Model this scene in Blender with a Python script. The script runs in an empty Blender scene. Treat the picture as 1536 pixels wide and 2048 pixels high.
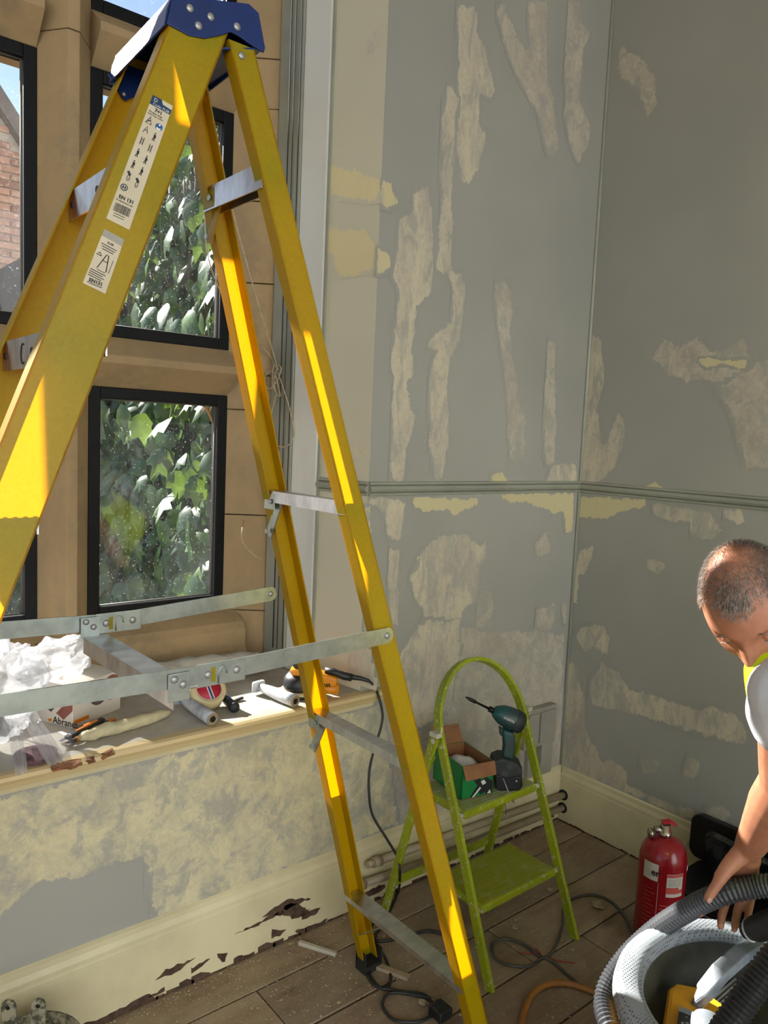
import bpy, bmesh, math, random
from mathutils import Vector as V, Matrix, noise as mnoise
random.seed(7)
D = bpy.data
SC = bpy.context.scene
COL = SC.collection

# ------------------------------------------------------------------ camera
AZ, PITCH, ROLL, FPX, EYE = math.radians(50.2955), 0.09794, 0.04403, 1538.0, V((0, 0, 1.55))
_F = V((math.cos(AZ), math.sin(AZ), 0)); _R = V((math.sin(AZ), -math.cos(AZ), 0)); _U = V((0, 0, 1))
CF = _F * math.cos(PITCH) - _U * math.sin(PITCH)
_u = _U * math.cos(PITCH) + _F * math.sin(PITCH)
CR = _R * math.cos(ROLL) + _u * math.sin(ROLL)
CU = _u * math.cos(ROLL) - _R * math.sin(ROLL)
cam = D.cameras.new('camera'); camo = D.objects.new('camera', cam); COL.objects.link(camo)
cam.sensor_fit = 'HORIZONTAL'; cam.sensor_width = 36; cam.lens = FPX / 1536 * 36
cam.clip_start = 0.02; cam.clip_end = 200
camo.matrix_world = Matrix(((CR.x, CU.x, -CF.x, EYE.x), (CR.y, CU.y, -CF.y, EYE.y), (CR.z, CU.z, -CF.z, EYE.z), (0, 0, 0, 1)))
SC.camera = camo

# ------------------------------------------------------------------ sky, sun, exposure
KX, KZ = 0.29, 0.64                      # sunlight goes (+KX, -1, -KZ) per metre into the room
w = D.worlds.new('sky'); SC.world = w; w.use_nodes = True
nt = w.node_tree; bg = nt.nodes['Background']
sky = nt.nodes.new('ShaderNodeTexSky'); sky.sky_type = 'NISHITA'; sky.sun_disc = False
sky.sun_elevation = math.atan(KZ / math.hypot(1, KX)); sky.sun_rotation = -math.atan(KX)
sky.air_density = 1.0; sky.dust_density = 0.3; sky.ozone_density = 1.0
nt.links.new(sky.outputs[0], bg.inputs[0]); bg.inputs[1].default_value = 0.075
sun = D.lights.new('sun', 'SUN'); suno = D.objects.new('sun', sun); COL.objects.link(suno)
sun.energy = 8.0; sun.angle = 0.0095; sun.color = (1.0, 0.965, 0.91)
suno.rotation_euler = V((KX, -1, -KZ)).to_track_quat('-Z', 'Y').to_euler(); suno.location = (-2, 9, 7)
vs = SC.view_settings; vs.view_transform = 'Standard'; vs.look = 'None'; vs.gamma = 1; vs.use_curve_mapping = False
vs.exposure = 1.33
SC.cycles.max_bounces = 10; SC.cycles.diffuse_bounces = 6; SC.cycles.transparent_max_bounces = 16
SC.cycles.caustics_reflective = False; SC.cycles.caustics_refractive = False; SC.cycles.sample_clamp_indirect = 6

# ------------------------------------------------------------------ places on the real surfaces
def ray(x, y): return CF + CR * ((x - 768) / FPX) - CU * ((y - 1024) / FPX)
def onplane(x, y, p0, n):
    d = ray(x, y); n = V(n); return EYE + d * ((V(p0) - EYE).dot(n) / d.dot(n))
def onZ(x, y, z): return onplane(x, y, (0, 0, z), (0, 0, 1))
def onY(x, y, Y): return onplane(x, y, (0, Y, 0), (0, 1, 0))
def onX(x, y, X): return onplane(x, y, (X, 0, 0), (1, 0, 0))
def at(x, y, t): return EYE + ray(x, y) * t

# ------------------------------------------------------------------ materials
def lin(h):
    if isinstance(h, str):
        c = [int(h[i:i + 2], 16) / 255 for i in (0, 2, 4)]
        return tuple(x / 12.92 if x <= .04045 else ((x + .055) / 1.055) ** 2.4 for x in c)
    return h
class NT:
    def __init__(s, name):
        s.m = D.materials.new(name); s.m.use_nodes = True; s.t = s.m.node_tree
        s.p = s.t.nodes['Principled BSDF']; s.out = s.t.nodes['Material Output']
    def n(s, typ, **kw):
        nd = s.t.nodes.new('ShaderNode' + typ)
        for k, v in kw.items():
            if k.startswith('i_'):
                key = k[2:]; key = int(key) if key.isdigit() else key.replace('_', ' ')
                nd.inputs[key].default_value = v
            else: setattr(nd, k, v)
        return nd
    def l(s, a, b): s.t.links.new(a, b)
    def coord(s, kind='Object', scale=None):
        tc = s.n('TexCoord'); o = tc.outputs[kind]
        if scale:
            mp = s.n('Mapping'); mp.inputs['Scale'].default_value = scale; s.l(o, mp.inputs[0]); o = mp.outputs[0]
        return o
    def pos(s, scale=None):
        g = s.n('NewGeometry'); o = g.outputs['Position']
        if scale:
            mp = s.n('Mapping'); mp.inputs['Scale'].default_value = scale; s.l(o, mp.inputs[0]); o = mp.outputs[0]
        return o
    def noise(s, co, sc=6, det=5, rough=.6, dist=0):
        nd = s.n('TexNoise'); nd.inputs['Scale'].default_value = sc; nd.inputs['Detail'].default_value = det
        nd.inputs['Roughness'].default_value = rough; nd.inputs['Distortion'].default_value = dist
        s.l(co, nd.inputs['Vector']); return nd.outputs['Fac']
    def ramp(s, f, a, b, ca=(0, 0, 0, 1), cb=(1, 1, 1, 1)):
        r = s.n('ValToRGB'); e = r.color_ramp.elements; e[0].position = a; e[1].position = b; e[0].color = ca; e[1].color = cb
        s.l(f, r.inputs[0]); return r.outputs[0]
    def mix(s, f, a, b):
        m = s.n('Mix', data_type='RGBA')
        for v, i in ((f, 0), (a, 6), (b, 7)):
            if hasattr(v, 'links'): s.l(v, m.inputs[i])
            elif i == 0: m.inputs[0].default_value = v
            else: m.inputs[i].default_value = (*lin(v), 1)
        return m.outputs[2]
    def math(s, op, a, b=0.):
        m = s.n('Math', operation=op)
        for v, i in ((a, 0), (b, 1)):
            if hasattr(v, 'links'): s.l(v, m.inputs[i])
            else: m.inputs[i].default_value = v
        return m.outputs[0]
    def bump(s, h, strength=.3, dist=.005):
        b = s.n('Bump'); b.inputs['Strength'].default_value = strength; b.inputs['Distance'].default_value = dist
        s.l(h, b.inputs['Height']); s.l(b.outputs[0], s.p.inputs['Normal'])
    def base(s, c):
        if hasattr(c, 'links'): s.l(c, s.p.inputs['Base Color'])
        else: s.p.inputs['Base Color'].default_value = (*lin(c), 1)
MAT = {}
def mat(name, c, r=.55, metal=0, c2=None, ns=8, a=.4, b=.65, bump=0, bs=60, bd=.002, sc=None, world=False, spec=None, coat=0, trans=0):
    k = NT(name); k.p.inputs['Roughness'].default_value = r; k.p.inputs['Metallic'].default_value = metal
    if spec is not None: k.p.inputs['Specular IOR Level'].default_value = spec
    if coat: k.p.inputs['Coat Weight'].default_value = coat; k.p.inputs['Coat Roughness'].default_value = .15
    co = k.pos(sc) if world else k.coord('Object', sc)
    if c2 is None:
        L = lin(c); c2 = tuple(x * .86 for x in L)
    k.base(k.mix(k.ramp(k.noise(co, ns), a, b), c, c2))
    if bump: k.bump(k.noise(co, bs, 6), bump, bd)
    if trans:
        tr = k.n('BsdfTranslucent'); tr.inputs[0].default_value = (*lin(trans[1]), 1)
        mx = k.n('MixShader'); mx.inputs[0].default_value = trans[0]
        k.l(k.p.outputs[0], mx.inputs[1]); k.l(tr.outputs[0], mx.inputs[2]); k.l(mx.outputs[0], k.out.inputs[0])
    MAT[name] = k.m; return k.m

# ------------------------------------------------------------------ mesh building
class MB:
    def __init__(s): s.v = []; s.f = []; s.mi = []; s.sm = []
    def add(s, vs, fs, mi=0, sm=False):
        o = len(s.v); s.v += [V(v) for v in vs]; s.f += [[i + o for i in f] for f in fs]; s.mi += [mi] * len(fs); s.sm += [sm] * len(fs); return s
    def box(s, c, d, R=None, mi=0):
        c = V(c); R = R or Matrix.Identity(3); vs = []
        for x in (-1, 1):
            for y in (-1, 1):
                for z in (-1, 1): vs.append(c + R @ V((x * d[0] / 2, y * d[1] / 2, z * d[2] / 2)))
        return s.add(vs, [(0, 1, 3, 2), (4, 6, 7, 5), (0, 4, 5, 1), (2, 3, 7, 6), (0, 2, 6, 4), (1, 5, 7, 3)], mi)
    def lohi(s, a, b, mi=0): return s.box([(a[i] + b[i]) / 2 for i in range(3)], [abs(b[i] - a[i]) for i in range(3)], None, mi)
    def bar(s, p, q, w, h, up=(0, 0, 1), mi=0):
        p, q = V(p), V(q); d = (q - p); L = d.length; d.normalize(); up = V(up)
        sd = d.cross(up).normalized(); u = sd.cross(d).normalized()
        return s.box((p + q) / 2, (L, w, h), Matrix((d, sd, u)).transposed(), mi)
    def prism(s, poly, ext, mi=0):
        poly = [V(p) for p in poly]; e = V(ext); n = len(poly)
        return s.add(poly + [p + e for p in poly], [list(range(n))[::-1], list(range(n, 2 * n))] + [(i, (i + 1) % n, n + (i + 1) % n, n + i) for i in range(n)], mi)
    def tube(s, pts, r, n=8, cap=True, mi=0, closed=False, flat=1.0, up=None, sm=True):
        pts = [V(p) for p in pts]; m = len(pts); rs = r if isinstance(r, (list, tuple)) else [r] * m
        tg = []
        for i in range(m):
            a = pts[(i - 1) % m] if (i > 0 or closed) else pts[i]; b = pts[(i + 1) % m] if (i < m - 1 or closed) else pts[i]
            t = (b - a); tg.append(t.normalized() if t.length > 1e-9 else V((0, 0, 1)))
        u = V(up) if up else V((0, 0, 1))
        if abs(u.dot(tg[0])) > .95: u = V((1, 0, 0))
        u = (u - tg[0] * u.dot(tg[0])).normalized(); vs = []
        for i in range(m):
            if up: u = V(up)
            u = (u - tg[i] * u.dot(tg[i])).normalized(); sd = tg[i].cross(u)
            for k in range(n):
                a = 2 * math.pi * k / n; vs.append(pts[i] + (u * math.cos(a) + sd * (math.sin(a) * flat)) * rs[i])
        fs = []
        for i in range(m if closed else m - 1):
            j = (i + 1) % m
            for k in range(n): fs.append((i * n + k, i * n + (k + 1) % n, j * n + (k + 1) % n, j * n + k))
        s.add(vs, fs, mi, sm)
        if cap and not closed: s.cap(n, m)
        return s
    def cap(s, n, m, a=True, b=True):
        o = len(s.v) - n * m
        for on_, f in ((a, list(range(n))[::-1]), (b, list(range((m - 1) * n, m * n)))):
            if on_: s.f.append([i + o for i in f]); s.mi.append(s.mi[-1]); s.sm.append(False)
    def lathe(s, prof, o=(0, 0, 0), ax=(0, 0, 1), n=24, mi=0, sm=True, caps=True):
        o = V(o); ax = V(ax).normalized(); u = V((1, 0, 0)) if abs(ax.x) < .9 else V((0, 1, 0))
        u = (u - ax * u.dot(ax)).normalized(); w_ = ax.cross(u); vs = []; m = len(prof)
        for r, h in prof:
            for k in range(n):
                a = 2 * math.pi * k / n; vs.append(o + ax * h + (u * math.cos(a) + w_ * math.sin(a)) * max(r, 1e-5))
        fs = [(i * n + k, i * n + (k + 1) % n, (i + 1) * n + (k + 1) % n, (i + 1) * n + k) for i in range(m - 1) for k in range(n)]
        s.add(vs, fs, mi, sm); s.cap(n, m, caps and prof[0][0] > 1e-4, caps and prof[-1][0] > 1e-4); return s
    def sphere(s, c, r, n=12, m=8, R=None, mi=0):
        r = (r, r, r) if not isinstance(r, (tuple, list)) else r; R = R or Matrix.Identity(3)
        vs = [V(c) + R @ V((r[0] * math.sin(math.pi * i / m) * math.cos(2 * math.pi * k / n), r[1] * math.sin(math.pi * i / m) * math.sin(2 * math.pi * k / n), r[2] * math.cos(math.pi * i / m))) for i in range(m + 1) for k in range(n)]
        fs = [(i * n + k, (i + 1) * n + k, (i + 1) * n + (k + 1) % n, i * n + (k + 1) % n) for i in range(m) for k in range(n)]
        return s.add(vs, fs, mi, True)
    def mesh(s, name, mats, org=V((0, 0, 0)), bevel=0, seg=2, merge=1e-5, smooth=None):
        me = D.meshes.new(name); me.from_pydata([v - org for v in s.v], [], s.f)
        for p, i, sm in zip(me.polygons, s.mi, s.sm): p.material_index = i; p.use_smooth = sm if smooth is None else smooth
        for m in mats: me.materials.append(MAT[m] if isinstance(m, str) else m)
        bm = bmesh.new(); bm.from_mesh(me)
        if merge: bmesh.ops.remove_doubles(bm, verts=bm.verts, dist=merge)
        bmesh.ops.recalc_face_normals(bm, faces=bm.faces)
        if bevel:
            es = [e for e in bm.edges if len(e.link_faces) == 2 and e.calc_face_angle(0) > .6]
            bmesh.ops.bevel(bm, geom=es, offset=bevel, segments=seg, affect='EDGES', profile=.6, clamp_overlap=True)
        bm.to_mesh(me); bm.free(); return me
    def build(s, name, m, parent=None, bevel=0, seg=2, smooth=None, merge=1e-5, loc=None):
        m = m if isinstance(m, (list, tuple)) else [m]
        org = worg(parent) if parent else (V(loc) if loc else V((0, 0, 0)))
        o = D.objects.new(name, s.mesh(name, m, org, bevel, seg, merge, smooth)); COL.objects.link(o)
        if parent: o.parent = parent
        else: o.location = org
        return o
def worg(o):
    p = V(o.location)
    while o.parent: o = o.parent; p = p + V(o.location)
    return p
def tag(o, label=None, cat=None, group=None, kind=None):
    if label: o['label'] = label
    if cat: o['category'] = cat
    if group: o['group'] = group
    if kind: o['kind'] = kind
    return o
def thing(name, loc, label=None, cat=None, group=None, kind=None):
    o = D.objects.new(name, None); COL.objects.link(o); o.location = loc; o.empty_display_size = .1
    return tag(o, label, cat, group, kind)
def arc(c, u, v, r0, r1, a0, a1, n):
    c, u, v = V(c), V(u), V(v)
    return [c + u * (r0 * math.cos(a0 + (a1 - a0) * i / n)) + v * (r1 * math.sin(a0 + (a1 - a0) * i / n)) for i in range(n + 1)]
def spline(pts, k=6, closed=False):
    pts = [V(p) for p in pts]; out = []; n = len(pts)
    g = (lambda i: pts[i % n]) if closed else (lambda i: pts[min(max(i, 0), n - 1)])
    for i in range(n if closed else n - 1):
        p0, p1, p2, p3 = g(i - 1), g(i), g(i + 1), g(i + 2)
        for j in range(k):
            t = j / k
            out.append(.5 * ((2 * p1) + (p2 - p0) * t + (2 * p0 - 5 * p1 + 4 * p2 - p3) * t * t + (3 * p1 - p0 - 3 * p2 + p3) * t ** 3))
    if not closed: out.append(pts[-1])
    return out
def text(s, size, o, u, v, m, parent, name='lettering', align='LEFT', bold=0, ext=.0002):
    cu = D.curves.new('t', 'FONT'); cu.body = s; cu.size = size; cu.align_x = align; cu.offset = bold; cu.extrude = ext; cu.resolution_u = 2
    ob = D.objects.new('t', cu); COL.objects.link(ob)
    me = D.meshes.new_from_object(ob.evaluated_get(bpy.context.evaluated_depsgraph_get()))
    D.objects.remove(ob); D.curves.remove(cu)
    u = V(u).normalized(); v = V(v); v = (v - u * v.dot(u)).normalized(); n = u.cross(v)
    org = worg(parent); M3 = Matrix((u, v, n)).transposed()
    for p in me.vertices: p.co = M3 @ p.co + V(o) - org
    me.materials.clear(); me.materials.append(MAT[m]); me.name = name
    ob = D.objects.new(name, me); COL.objects.link(ob); ob.parent = parent; return ob
# ------------------------------------------------------------------ surface materials
YW, XW = 1.875, 2.57                     # room faces of the window wall and of the right wall
CREAM, CREAM2, GREYF = 'cdc19c', 'c2b89d', '9d968a'
def wallcol(k, co):
    return k.mix(k.ramp(k.noise(co, 1.3, 3), .35, .7), '9e9c93', '93928a')
def wall_mat(name):
    k = NT(name); co = k.pos(); k.p.inputs['Roughness'].default_value = .62
    k.base(wallcol(k, co)); k.bump(k.noise(co, 90, 4), .12, .001); MAT[name] = k.m
wall_mat('grey_wall_paint')
def filler_mat(name, solid, c1=CREAM, c2=GREYF, cov=.5, sc=(1, 1, .35), soft=.12, wc=None):
    """filler skimmed over the wall: solid inside, ragged and scratchy towards its rim (attribute rim: 0 at the rim)"""
    k = NT(name); co = k.pos(); cs = k.pos(sc); k.p.inputs['Roughness'].default_value = .8
    wallcol_ = wc or wallcol
    at_ = k.n('Attribute', attribute_name='rim'); rim = at_.outputs['Fac']
    n1 = k.noise(cs, 26, 8, .72, .3); n2 = k.noise(co, 75, 5, .7); n3 = k.noise(cs, 10, 7, .68, .35)
    edge = k.math('ADD', k.math('MULTIPLY', rim, 1.5), k.math('MULTIPLY', k.math('SUBTRACT', n1, .5), 4.2))
    ef = k.ramp(edge, .3, .3 + soft)
    body = k.math('ADD', k.math('ADD', k.math('MULTIPLY', n3, .6), k.math('MULTIPLY', n2, .35)), k.math('MULTIPLY', n1, .25))
    bf = k.ramp(body, cov - .12, cov + .12)
    fill = k.mix(bf, c1, c2)
    fill = k.mix(k.ramp(k.noise(cs, 17, 8, .75, .5), .48, .58), fill, k.mix(.72, fill, wallcol_(k, co))) if not solid else fill
    k.base(k.mix(ef, wallcol_(k, co), fill))
    k.bump(k.math('ADD', k.math('MULTIPLY', n3, 1.0), k.math('MULTIPLY', n1, .5)), .35 if not solid else .15, .004)
    MAT[name] = k.m
filler_mat('filler_streaked', False, 'c6bca2', 'a69d92', .62)
filler_mat('filler_dusty', False, 'bbb2a0', 'a2998c', .6, (1, 1, .8))
filler_mat('filler_cream', True, 'c3b891', 'b4aa8d', .75)
filler_mat('filler_rough', False, 'cdc39e', '9f9c8b', .64, (.8, .8, .7), .25)
def splaycol_lit(k, co): return k.mix(k.ramp(k.noise(co, 1.3, 3), .35, .7), 'cdc8b2', 'c4bfa9')  # cream splay paint, brightened further to stand for the light falling there
k = NT('splay_paint_lit'); co = k.pos(); k.base(splaycol_lit(k, co)); k.p.inputs['Roughness'].default_value = .6; k.bump(k.noise(co, 90, 4), .12, .001); MAT['splay_paint_lit'] = k.m
filler_mat('splay_cream_lit', True, 'd9cc9f', 'cdc09a', .75, wc=splaycol_lit); filler_mat('splay_streaked_lit', False, 'd2c8ac', 'b8ae9f', .62, wc=splaycol_lit); filler_mat('splay_dusty_lit', False, 'c9c0ae', 'b5ac9e', .6, (1, 1, .8), wc=splaycol_lit)  # the wall fillers again, lightened to match the brightened splay
mat('cream_gloss', 'd2c8a2', .42, c2='c3b996', ns=5, bump=.15, bs=25, world=True)
mat('grey_gloss', '97988a', .4, c2='8b8c80', ns=4, world=True, bump=.06, bs=40)
mat('light_grey_board', 'cdcdc6', .3, c2='b9bab6', ns=3, sc=(1, 1, .25), world=True, bump=.05)
mat('trunking_grey', '9a958a', .5, c2='8c877d', ns=6, world=True)
k = NT('sandstone'); co = k.pos((1, 1, .6)); n = k.noise(co, 5, 8, .6, .5)
k.base(k.mix(k.ramp(k.noise(k.pos(), 30, 6), .45, .7), k.mix(k.ramp(n, .35, .65), 'a88d66', '8c785c'), k.mix(k.ramp(k.noise(co, 2.2, 3), .4, .6), '988362', 'a48d64')))
k.bump(k.noise(k.pos(), 60, 8), .25, .003); k.p.inputs['Roughness'].default_value = .8; MAT['sandstone'] = k.m
mat('stone_mortar', '5a4a3a', .9, world=True)
mat('black_frame_paint', '07080b', .5, c2='0d0e12', ns=40, bump=.2, bs=120, world=True, spec=.2)
mat('putty', '6a675e', .6)
mat('dark_gap', '1a1511', .95, world=True)
mat('pipe_paint', 'a89a80', .45, c2='95876d', ns=14, world=True, bump=.2, bs=50)
k = NT('floor_timber')
oi = k.n('ObjectInfo'); co = k.pos((.6, 5, 1)); g = k.noise(co, 7, 8, .65, .4); d = k.noise(k.pos(), 3.5, 6, .65, .6)
c = k.mix(k.ramp(g, .35, .7), '98836a', '77634e')
c = k.mix(k.ramp(d, .42, .68), c, 'a08f76')
c = k.mix(k.ramp(k.noise(k.pos(), 60, 4, .7), .6, .72), c, 'b5a88c')
hv = k.n('HueSaturation'); k.l(c, hv.inputs['Color']); k.l(k.math('ADD', k.math('MULTIPLY', oi.outputs['Random'], .35), .82), hv.inputs['Value'])
k.base(hv.outputs[0]); k.p.inputs['Roughness'].default_value = .78; k.bump(k.math('ADD', g, k.noise(k.pos(), 120, 4)), .25, .003); MAT['floor_timber'] = k.m
def glass(name, dust):
    k = NT(name); k.t.nodes.remove(k.p)
    tr = k.n('BsdfTransparent'); gl = k.n('BsdfGlossy'); gl.inputs['Roughness'].default_value = .03
    fr = k.n('Fresnel'); fr.inputs[0].default_value = 1.45
    df = k.n('BsdfTranslucent'); df.inputs[0].default_value = (.9, .93, .95, 1); d2 = k.n('BsdfDiffuse'); d2.inputs[0].default_value = (.85, .87, .88, 1)
    m0 = k.n('MixShader'); m0.inputs[0].default_value = .5; k.l(df.outputs[0], m0.inputs[1]); k.l(d2.outputs[0], m0.inputs[2])
    n1 = k.ramp(k.noise(k.pos((1, 1, .5)), 5, 5, .6, 1.5), .45, .8); n2 = k.ramp(k.noise(k.pos(), 160, 2), .66, .74)
    f = k.math('ADD', k.math('MULTIPLY', n1, dust), k.math('MULTIPLY', n2, .25)); f = k.math('ADD', f, .008)
    m1 = k.n('MixShader'); k.l(f, m1.inputs[0]); k.l(tr.outputs[0], m1.inputs[1]); k.l(m0.outputs[0], m1.inputs[2])
    m2 = k.n('MixShader'); k.l(fr.outputs[0], m2.inputs[0]); k.l(m1.outputs[0], m2.inputs[1]); k.l(gl.outputs[0], m2.inputs[2])
    k.l(m2.outputs[0], k.out.inputs[0]); MAT[name] = k.m
glass('dusty_glass', .04)

# ------------------------------------------------------------------ floor of boards
fl = MB().lohi((-2.9, -4.2, -.08), (XW + .05, YW + .05, -.026)).build('floor', 'dark_gap', loc=(0, 0, -.08)); tag(fl, kind='structure')
rnd = random.Random(3); plank_meshes = {}
def plank(x0, x1, y0, y1, dz):
    key = (round(x1 - x0, 2), round(y1 - y0, 3))
    if key not in plank_meshes:
        plank_meshes[key] = MB().box((0, 0, -.011), (key[0] - .004, key[1] - rnd.uniform(.005, .009), .022)).mesh('plank', ['floor_timber'], bevel=.002, seg=1)
    o = D.objects.new('plank', plank_meshes[key]); COL.objects.link(o); o.parent = fl
    o.location = V(((x0 + x1) / 2, (y0 + y1) / 2, dz)) - V(fl.location)
edges = [YW + .02, 1.73] + [1.73 - .196 * i for i in range(1, 22)]
for i in range(len(edges) - 1):
    y1, y0 = edges[i], edges[i + 1]
    cuts = {2: [1.775, -.1], 3: [.5, 2.0], 1: [1.05], 0: [1.9, .2], 4: [1.45, -.3], 5: [.75]}.get(i, [rnd.uniform(-1.2, .2), rnd.uniform(.6, 2.2)])
    xs = [-2.85] + sorted(cuts) + [XW]
    for a, b in zip(xs, xs[1:]): plank(a, b, y0, y1, rnd.uniform(-.0025, 0))

# ------------------------------------------------------------------ walls and ceiling
HT = 3.75
WL, WR = -1.26, 1.49                     # window recess at the wall face
XB = 1.405                               # foot of the right splay at the stone
m = MB()
m.prism([(WR, YW, 0), (XW + .3, YW, 0), (XW + .3, 2.75, 0), (1.62, 2.75, 0), (1.425, 2.46, 0), (XB, 2.33, 0)], (0, 0, HT))
m.prism([(WL, YW, 0), (-1.175, 2.33, 0), (-1.17, 2.75, 0), (-2.95, 2.75, 0), (-2.95, YW, 0)], (0, 0, HT))
m.lohi((WL - .01, YW, 0), (WR + .01, 2.36, .70)); m.lohi((WL - .01, YW + .02, 3.46), (WR + .01, 2.75, HT)); m.lohi((-1.2, 2.36, 0), (1.42, 2.75, .70))
ww = m.build('wall_window', 'grey_wall_paint', merge=0); tag(ww, kind='structure')
wr = MB().lohi((XW, -4.2, 0), (XW + .3, YW, HT)).build('wall_right', 'grey_wall_paint', loc=(XW, YW, 0)); tag(wr, kind='structure')
wl = MB().lohi((-2.95, -4.2, 0), (-2.65, YW, .35)).lohi((-2.95, -4.2, 3.4), (-2.65, YW, HT)).lohi((-2.95, 1.2, .35), (-2.65, YW, 3.4)).lohi((-2.95, -4.2, .35), (-2.65, -3.9, 3.4)).lohi((-2.85, -1.6, .35), (-2.75, -1.5, 3.4)).build('wall_left', 'grey_wall_paint', merge=0, loc=(-2.65, YW, 0)); tag(wl, kind='structure')  # unseen wall; wide opening added to let more light onto right wall and splay
mat('ceiling_white', 'e3e0d6', .9)
ce = MB().lohi((-2.95, -4.2, HT), (XW + .3, 2.75, HT + .15)).build('ceiling', 'ceiling_white', loc=(0, 0, HT)); tag(ce, kind='structure')

# skirting boards: profiles swept along the walls
def skirt(name, p, q, out, h, t, mm, parent=None):
    p, q, out = V(p), V(q), V(out)
    prof = [(0, 0), (t, 0), (t, h - .052), (t * .93, h - .046), (t * .93, h - .034), (t * .6, h - .02), (t * .55, h - .006), (0, h)]
    o = MB().prism([p + out * a + V((0, 0, b)) for a, b in prof], q - p).build(name, mm, parent, loc=p if parent is None else None)
    return tag(o, kind='structure') if parent is None else o
bw = skirt('baseboard_window', (-2.65, YW, .004), (XW, YW, .004), (0, -1, 0), .225, .016, 'cream_gloss')
br_ = skirt('baseboard_right', (XW, YW - .016, .004), (XW, -4.2, .004), (-1, 0, 0), .222, .016, 'cream_gloss')
# flaked-off paint along the foot of the skirting: bare dark timber showing in scars of their own shape
mat('bare_wood', '3b2a1e', .9, c2='5b4535', ns=40, world=True)
def scar(parent, pts, n, off, m='bare_wood', name='paint_scar', jag=.25, seed=1):
    r = random.Random(seed); out = []
    for i in range(len(pts)):
        a, b = V(pts[i]), V(pts[(i + 1) % len(pts)]); L = (b - a).length
        k = max(2, int(L / .012))
        for j in range(k):
            q = a.lerp(b, j / k); out.append(q + V((r.uniform(-1, 1), 0, r.uniform(-1, 1))) * min(.004, L * jag))
    return MB().prism([p + V(n) * .0002 for p in out], V(n) * off).build(name, m, parent)
bwy = YW - .016
for i, pl_ in enumerate([
    [(180, 2046), (260, 2008), (300, 1985), (310, 2000), (240, 2040), (200, 2052)], [(260, 2010), (330, 1975), (325, 1985), (300, 1995)],
    [(380, 1938), (420, 1915), (410, 1928), (385, 1944)], [(470, 1868), (560, 1822), (545, 1838), (500, 1856)], [(525, 1832), (570, 1800), (622, 1796), (600, 1806), (580, 1815), (560, 1830)],
    [(570, 1812), (590, 1806), (620, 1820), (590, 1838), (560, 1830)], [(600, 1830), (640, 1815), (635, 1826), (605, 1840)], [(435, 1905), (455, 1905), (452, 1922), (440, 1920)],
    [(545, 1860), (570, 1858), (560, 1872), (545, 1875)], [(590, 1862), (655, 1838), (650, 1846), (600, 1866)], [(310, 1960), (330, 1940), (390, 1915), (380, 1925), (340, 1950)],
    [(720, 1790), (765, 1768), (770, 1775), (730, 1800)], [(1090, 1628), (1110, 1622), (1108, 1635), (1092, 1636)]]):
    scar(bw, [onY(x, y, bwy) for x, y in pl_], (0, -1, 0), .0008, seed=i)
# crumbled, dark edge where the skirting meets the boards
m = MB(); r = random.Random(5); x = .2
while x < 2.55:
    L = r.uniform(.02, .07); h = r.uniform(.003, .014) * (1.6 if x < 1.35 else 1)
    m.prism([(x, bwy - .0012, -.003), (x + L, bwy - .0012, -.003), (x + L, bwy - .0012, h * r.uniform(.4, 1)), (x + L / 2, bwy - .0012, h * r.uniform(.7, 1.2)), (x, bwy - .0012, h)], (0, .001, 0)); x += L * r.uniform(.8, 1.5)
tag(m.build('rotten_edge', 'bare_wood', bw, merge=0), kind='stuff')
m = MB(); y = 1.85
while y > -.5:
    L = r.uniform(.02, .06); h = r.uniform(.004, .012)
    m.prism([(XW - .0172, y, -.003), (XW - .0172, y - L, -.003), (XW - .0172, y - L, h * .6), (XW - .0172, y, h)], (.001, 0, 0)); y -= L * r.uniform(.8, 1.3)
tag(m.build('rotten_edge', 'bare_wood', br_, merge=0), kind='stuff')

# dado rails
def dado(name, p, q, out, parent=None):
    p, q, out = V(p), V(q), V(out).normalized()
    prof = [(0, 0), (.008, .002), (.009, .008), (.004, .011), (.012, .014), (.017, .022), (.012, .031), (.004, .034), (.009, .037), (.008, .043), (0, .046)]
    return tag(MB().prism([p + out * a + V((0, 0, b)) for a, b in prof], q - p).build(name, 'grey_gloss', loc=p), kind='structure')
ZD = 1.362
dado('trim_1', (WR, YW, ZD), (XW, YW, ZD), (0, -1, 0)); dado('trim_2', (XW, YW, ZD), (XW, -4.2, ZD), (-1, 0, 0))
RA, RB = V((WR, YW, 0)), V((XB, 2.33, 0)); RD = (RB - RA); RN = V((-RD.y, RD.x, 0)).normalized(); RN = RN if RN.x < 0 else -RN
def rv(s, z, o=0): return RA + RD * s + V((0, 0, z)) + RN * o
dado('trim_3', rv(0.0, ZD), rv(.47, ZD), RN); dado('trim_4', rv(.74, ZD), rv(.97, ZD), RN)
# boxed casing with flat boards on the splay
t5 = thing('trim_5', rv(.6, .7), kind='structure')
MB().prism([rv(.475, .737), rv(.475, .737, .016), rv(.72, .737, .016), rv(.72, .737)], (0, 0, 2.7)).build('casing_board', 'light_grey_board', t5, bevel=.002)
MB().prism([rv(.455, .737), rv(.455, .737, .009), rv(.475, .737, .009), rv(.475, .737)], (0, 0, 2.7)).build('casing_fillet', 'grey_gloss', t5)
MB().prism([rv(.76, .737), rv(.76, .737, .012), rv(.98, .737, .012), rv(.98, .737)], (0, 0, 2.7)).build('casing_board', 'grey_gloss', t5, bevel=.002)
MB().prism([rv(.725, .737), rv(.725, .737, .02), rv(.752, .737, .02), rv(.752, .737)], (0, 0, 2.7)).build('casing_bead', 'grey_gloss', t5, bevel=.004)
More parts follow.
